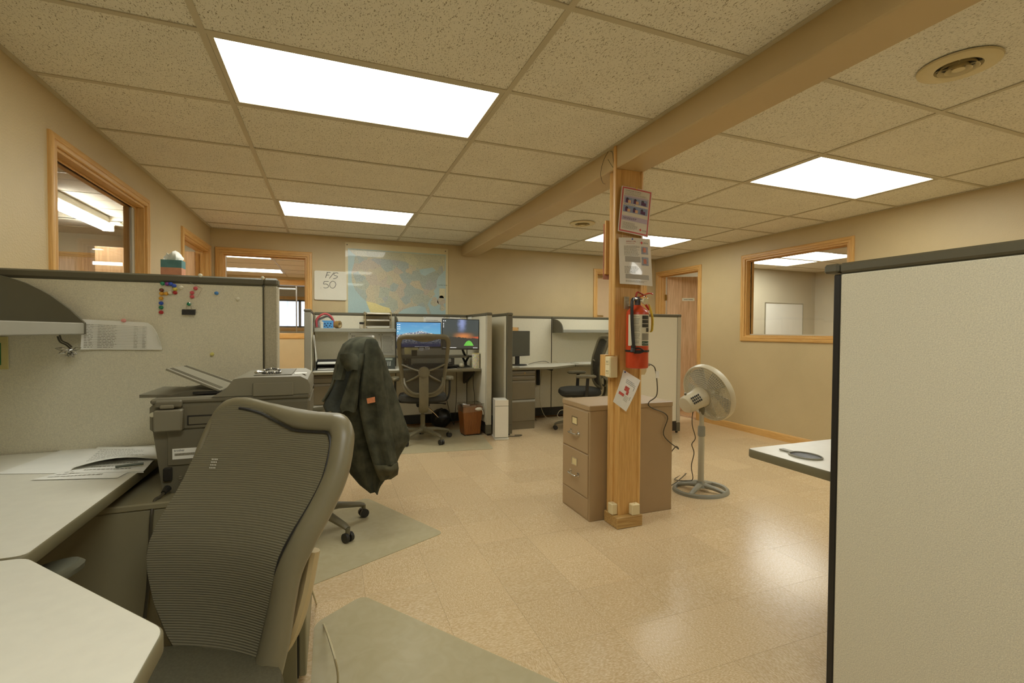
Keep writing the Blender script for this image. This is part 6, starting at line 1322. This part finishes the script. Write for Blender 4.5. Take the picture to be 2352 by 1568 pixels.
G('lumbar_pad', MB().sheet([[lp_(-.16+.32*i/8, -.30+.10*j/3, -.05+.02*math.cos(i/8*2*PI)) for i in range(9)] for j in range(4)], .012), NF, t, w=True)
G('back_bracket', MB().tube(smooth([lp_(.02, -.16, -.09), lp_(.02, -.30, -.12), lp_(.01, -.42, -.11), Vector((cc.x+.10, cc.y+.16, .33)), Vector((cc.x, cc.y, .33))], 6), .03, 10, flat=.6), NF, t, w=True)
G('rear_spar', MB().tube(smooth([lp_(.19, -.20, -.05), lp_(.18, -.32, -.07), lp_(.15, -.42, -.09), lp_(.08, -.50, -.10)], 5), .03, 10, flat=.6), mat('tan chair spar', (196, 176, 132), .4, var=.03), t, 'tan rear spar', w=True)
seat_o = cc+fx*.14+Vector((0, 0, .355)); LM = Matrix.Translation(seat_o) @ Matrix.Rotation(RZ, 4, 'Z')
st = []
for z, k in ((-.03, .85), (-.02, .97), (0, 1.0), (.02, .98), (.03, .9)): st.append([LM @ Vector((.235*k*math.copysign(abs(math.cos(a))**.6, math.cos(a)), .22*k*math.copysign(abs(math.sin(a))**.6, math.sin(a)), z)) for a in [2*PI*i/32 for i in range(32)]])
G('seat', MB().loft(st), mat('olive seat fabric', (92, 87, 66), .9, var=.1, vscale=160, bump=.4, bscale=500), t, w=True)
t_b = t; star_base(t, CHB)
G('gas_lift', MB().cyl((0, 0, .14), (0, 0, .33), .026), CHB, t); G('tilt_mechanism', MB().box(-.08, .08, -.1, .12, .32, .368, .012), BLK, t)
for s in (FARS,):
    pc = Vector((s*.31, .15, .622))
    ar = G('arm_support', MB().tube(smooth([(s*.10, .0, .35), (s*.27, .0, .37), (s*.305, .05, .47), (s*.31, .12, .612)], 5), .02, 8), NF, t)
    G('arm_pad', MB().loft([[(pc.x+.05*k*math.cos(a), pc.y+.125*k*math.sin(a), pc.z+z) for a in [2*PI*i/24 for i in range(24)]] for k, z in ((.8, -.014), (.98, -.008), (1, .004), (.9, .014), (.6, .017))]), mat('dark arm pad', (104, 102, 84), .4, var=.05), ar)
# white cable on the floor side of the cabinet
cp = [P(700, 1295, 'x', -.072), P(715, 1350, 'x', -.068), P(735, 1410, 'x', -.05), P(757, 1470, 'y', 1.58), P(773, 1530, 'y', 1.46), P(776, 1565, 'z', .0095), P(770, 1600, 'z', .0095)]
S('cable', MB().tube(smooth(cp, 6), .0035, 6), WCORD, 'cream cable running past the near chair to the floor mat', 'cable')
# ================================================================ NEAR RIGHT WORKSTATION
rp_ = panel('near partition filling the right edge of the view', 1.425, 1.487, -1.6, .975, posts='', top=1.40, rail=.07)
G('edge_strip', MB().box(1.432, 1.480, .976, .998, .03, 1.368, .003), BLK, rp_, w=True); G('cap_end', MB().box(1.420, 1.492, .977, 1.022, 1.372, 1.4, .006), CAP, rp_, w=True)
t = T('panel_cap_end', None, None) if False else None
worktop('worktop', 'pale worktop with cable hole jutting past the right partition', [(1.515, -.9), (2.3, -.9), (2.3, 1.385), (1.515, 1.385)], NZ)
gc = P(1850, 1047, 'z', NZ+.001)
t = T('grommet', 'open cable grommet in the worktop by the right partition', 'grommet', gc); G('rim', MB().tube([(.046*math.cos(a), .056*math.sin(a), .002) for a in [2*PI*i/28 for i in range(28)]], .003, 6, loop=True), GREYP, t); G('hole', MB().lathe([(.046, .0006), (.045, .001)], 28).xf(Matrix.Scale(1.15, 4, (0, 1, 0))), BLK, t); G('tab', MB().box(-.012, .012, .05, .10, .0005, .005, .001), GREYP, t)
S('support_leg', MB().box(1.56, 1.60, -.4, .9, 0, NZ-.034, .004), CAP, 'grey support panel under the right worktop', 'desk leg')
S('support_leg', MB().box(2.22, 2.26, -.8, 1.2, 0, NZ-.034, .004), CAP, 'grey far support panel under the right worktop', 'desk leg')
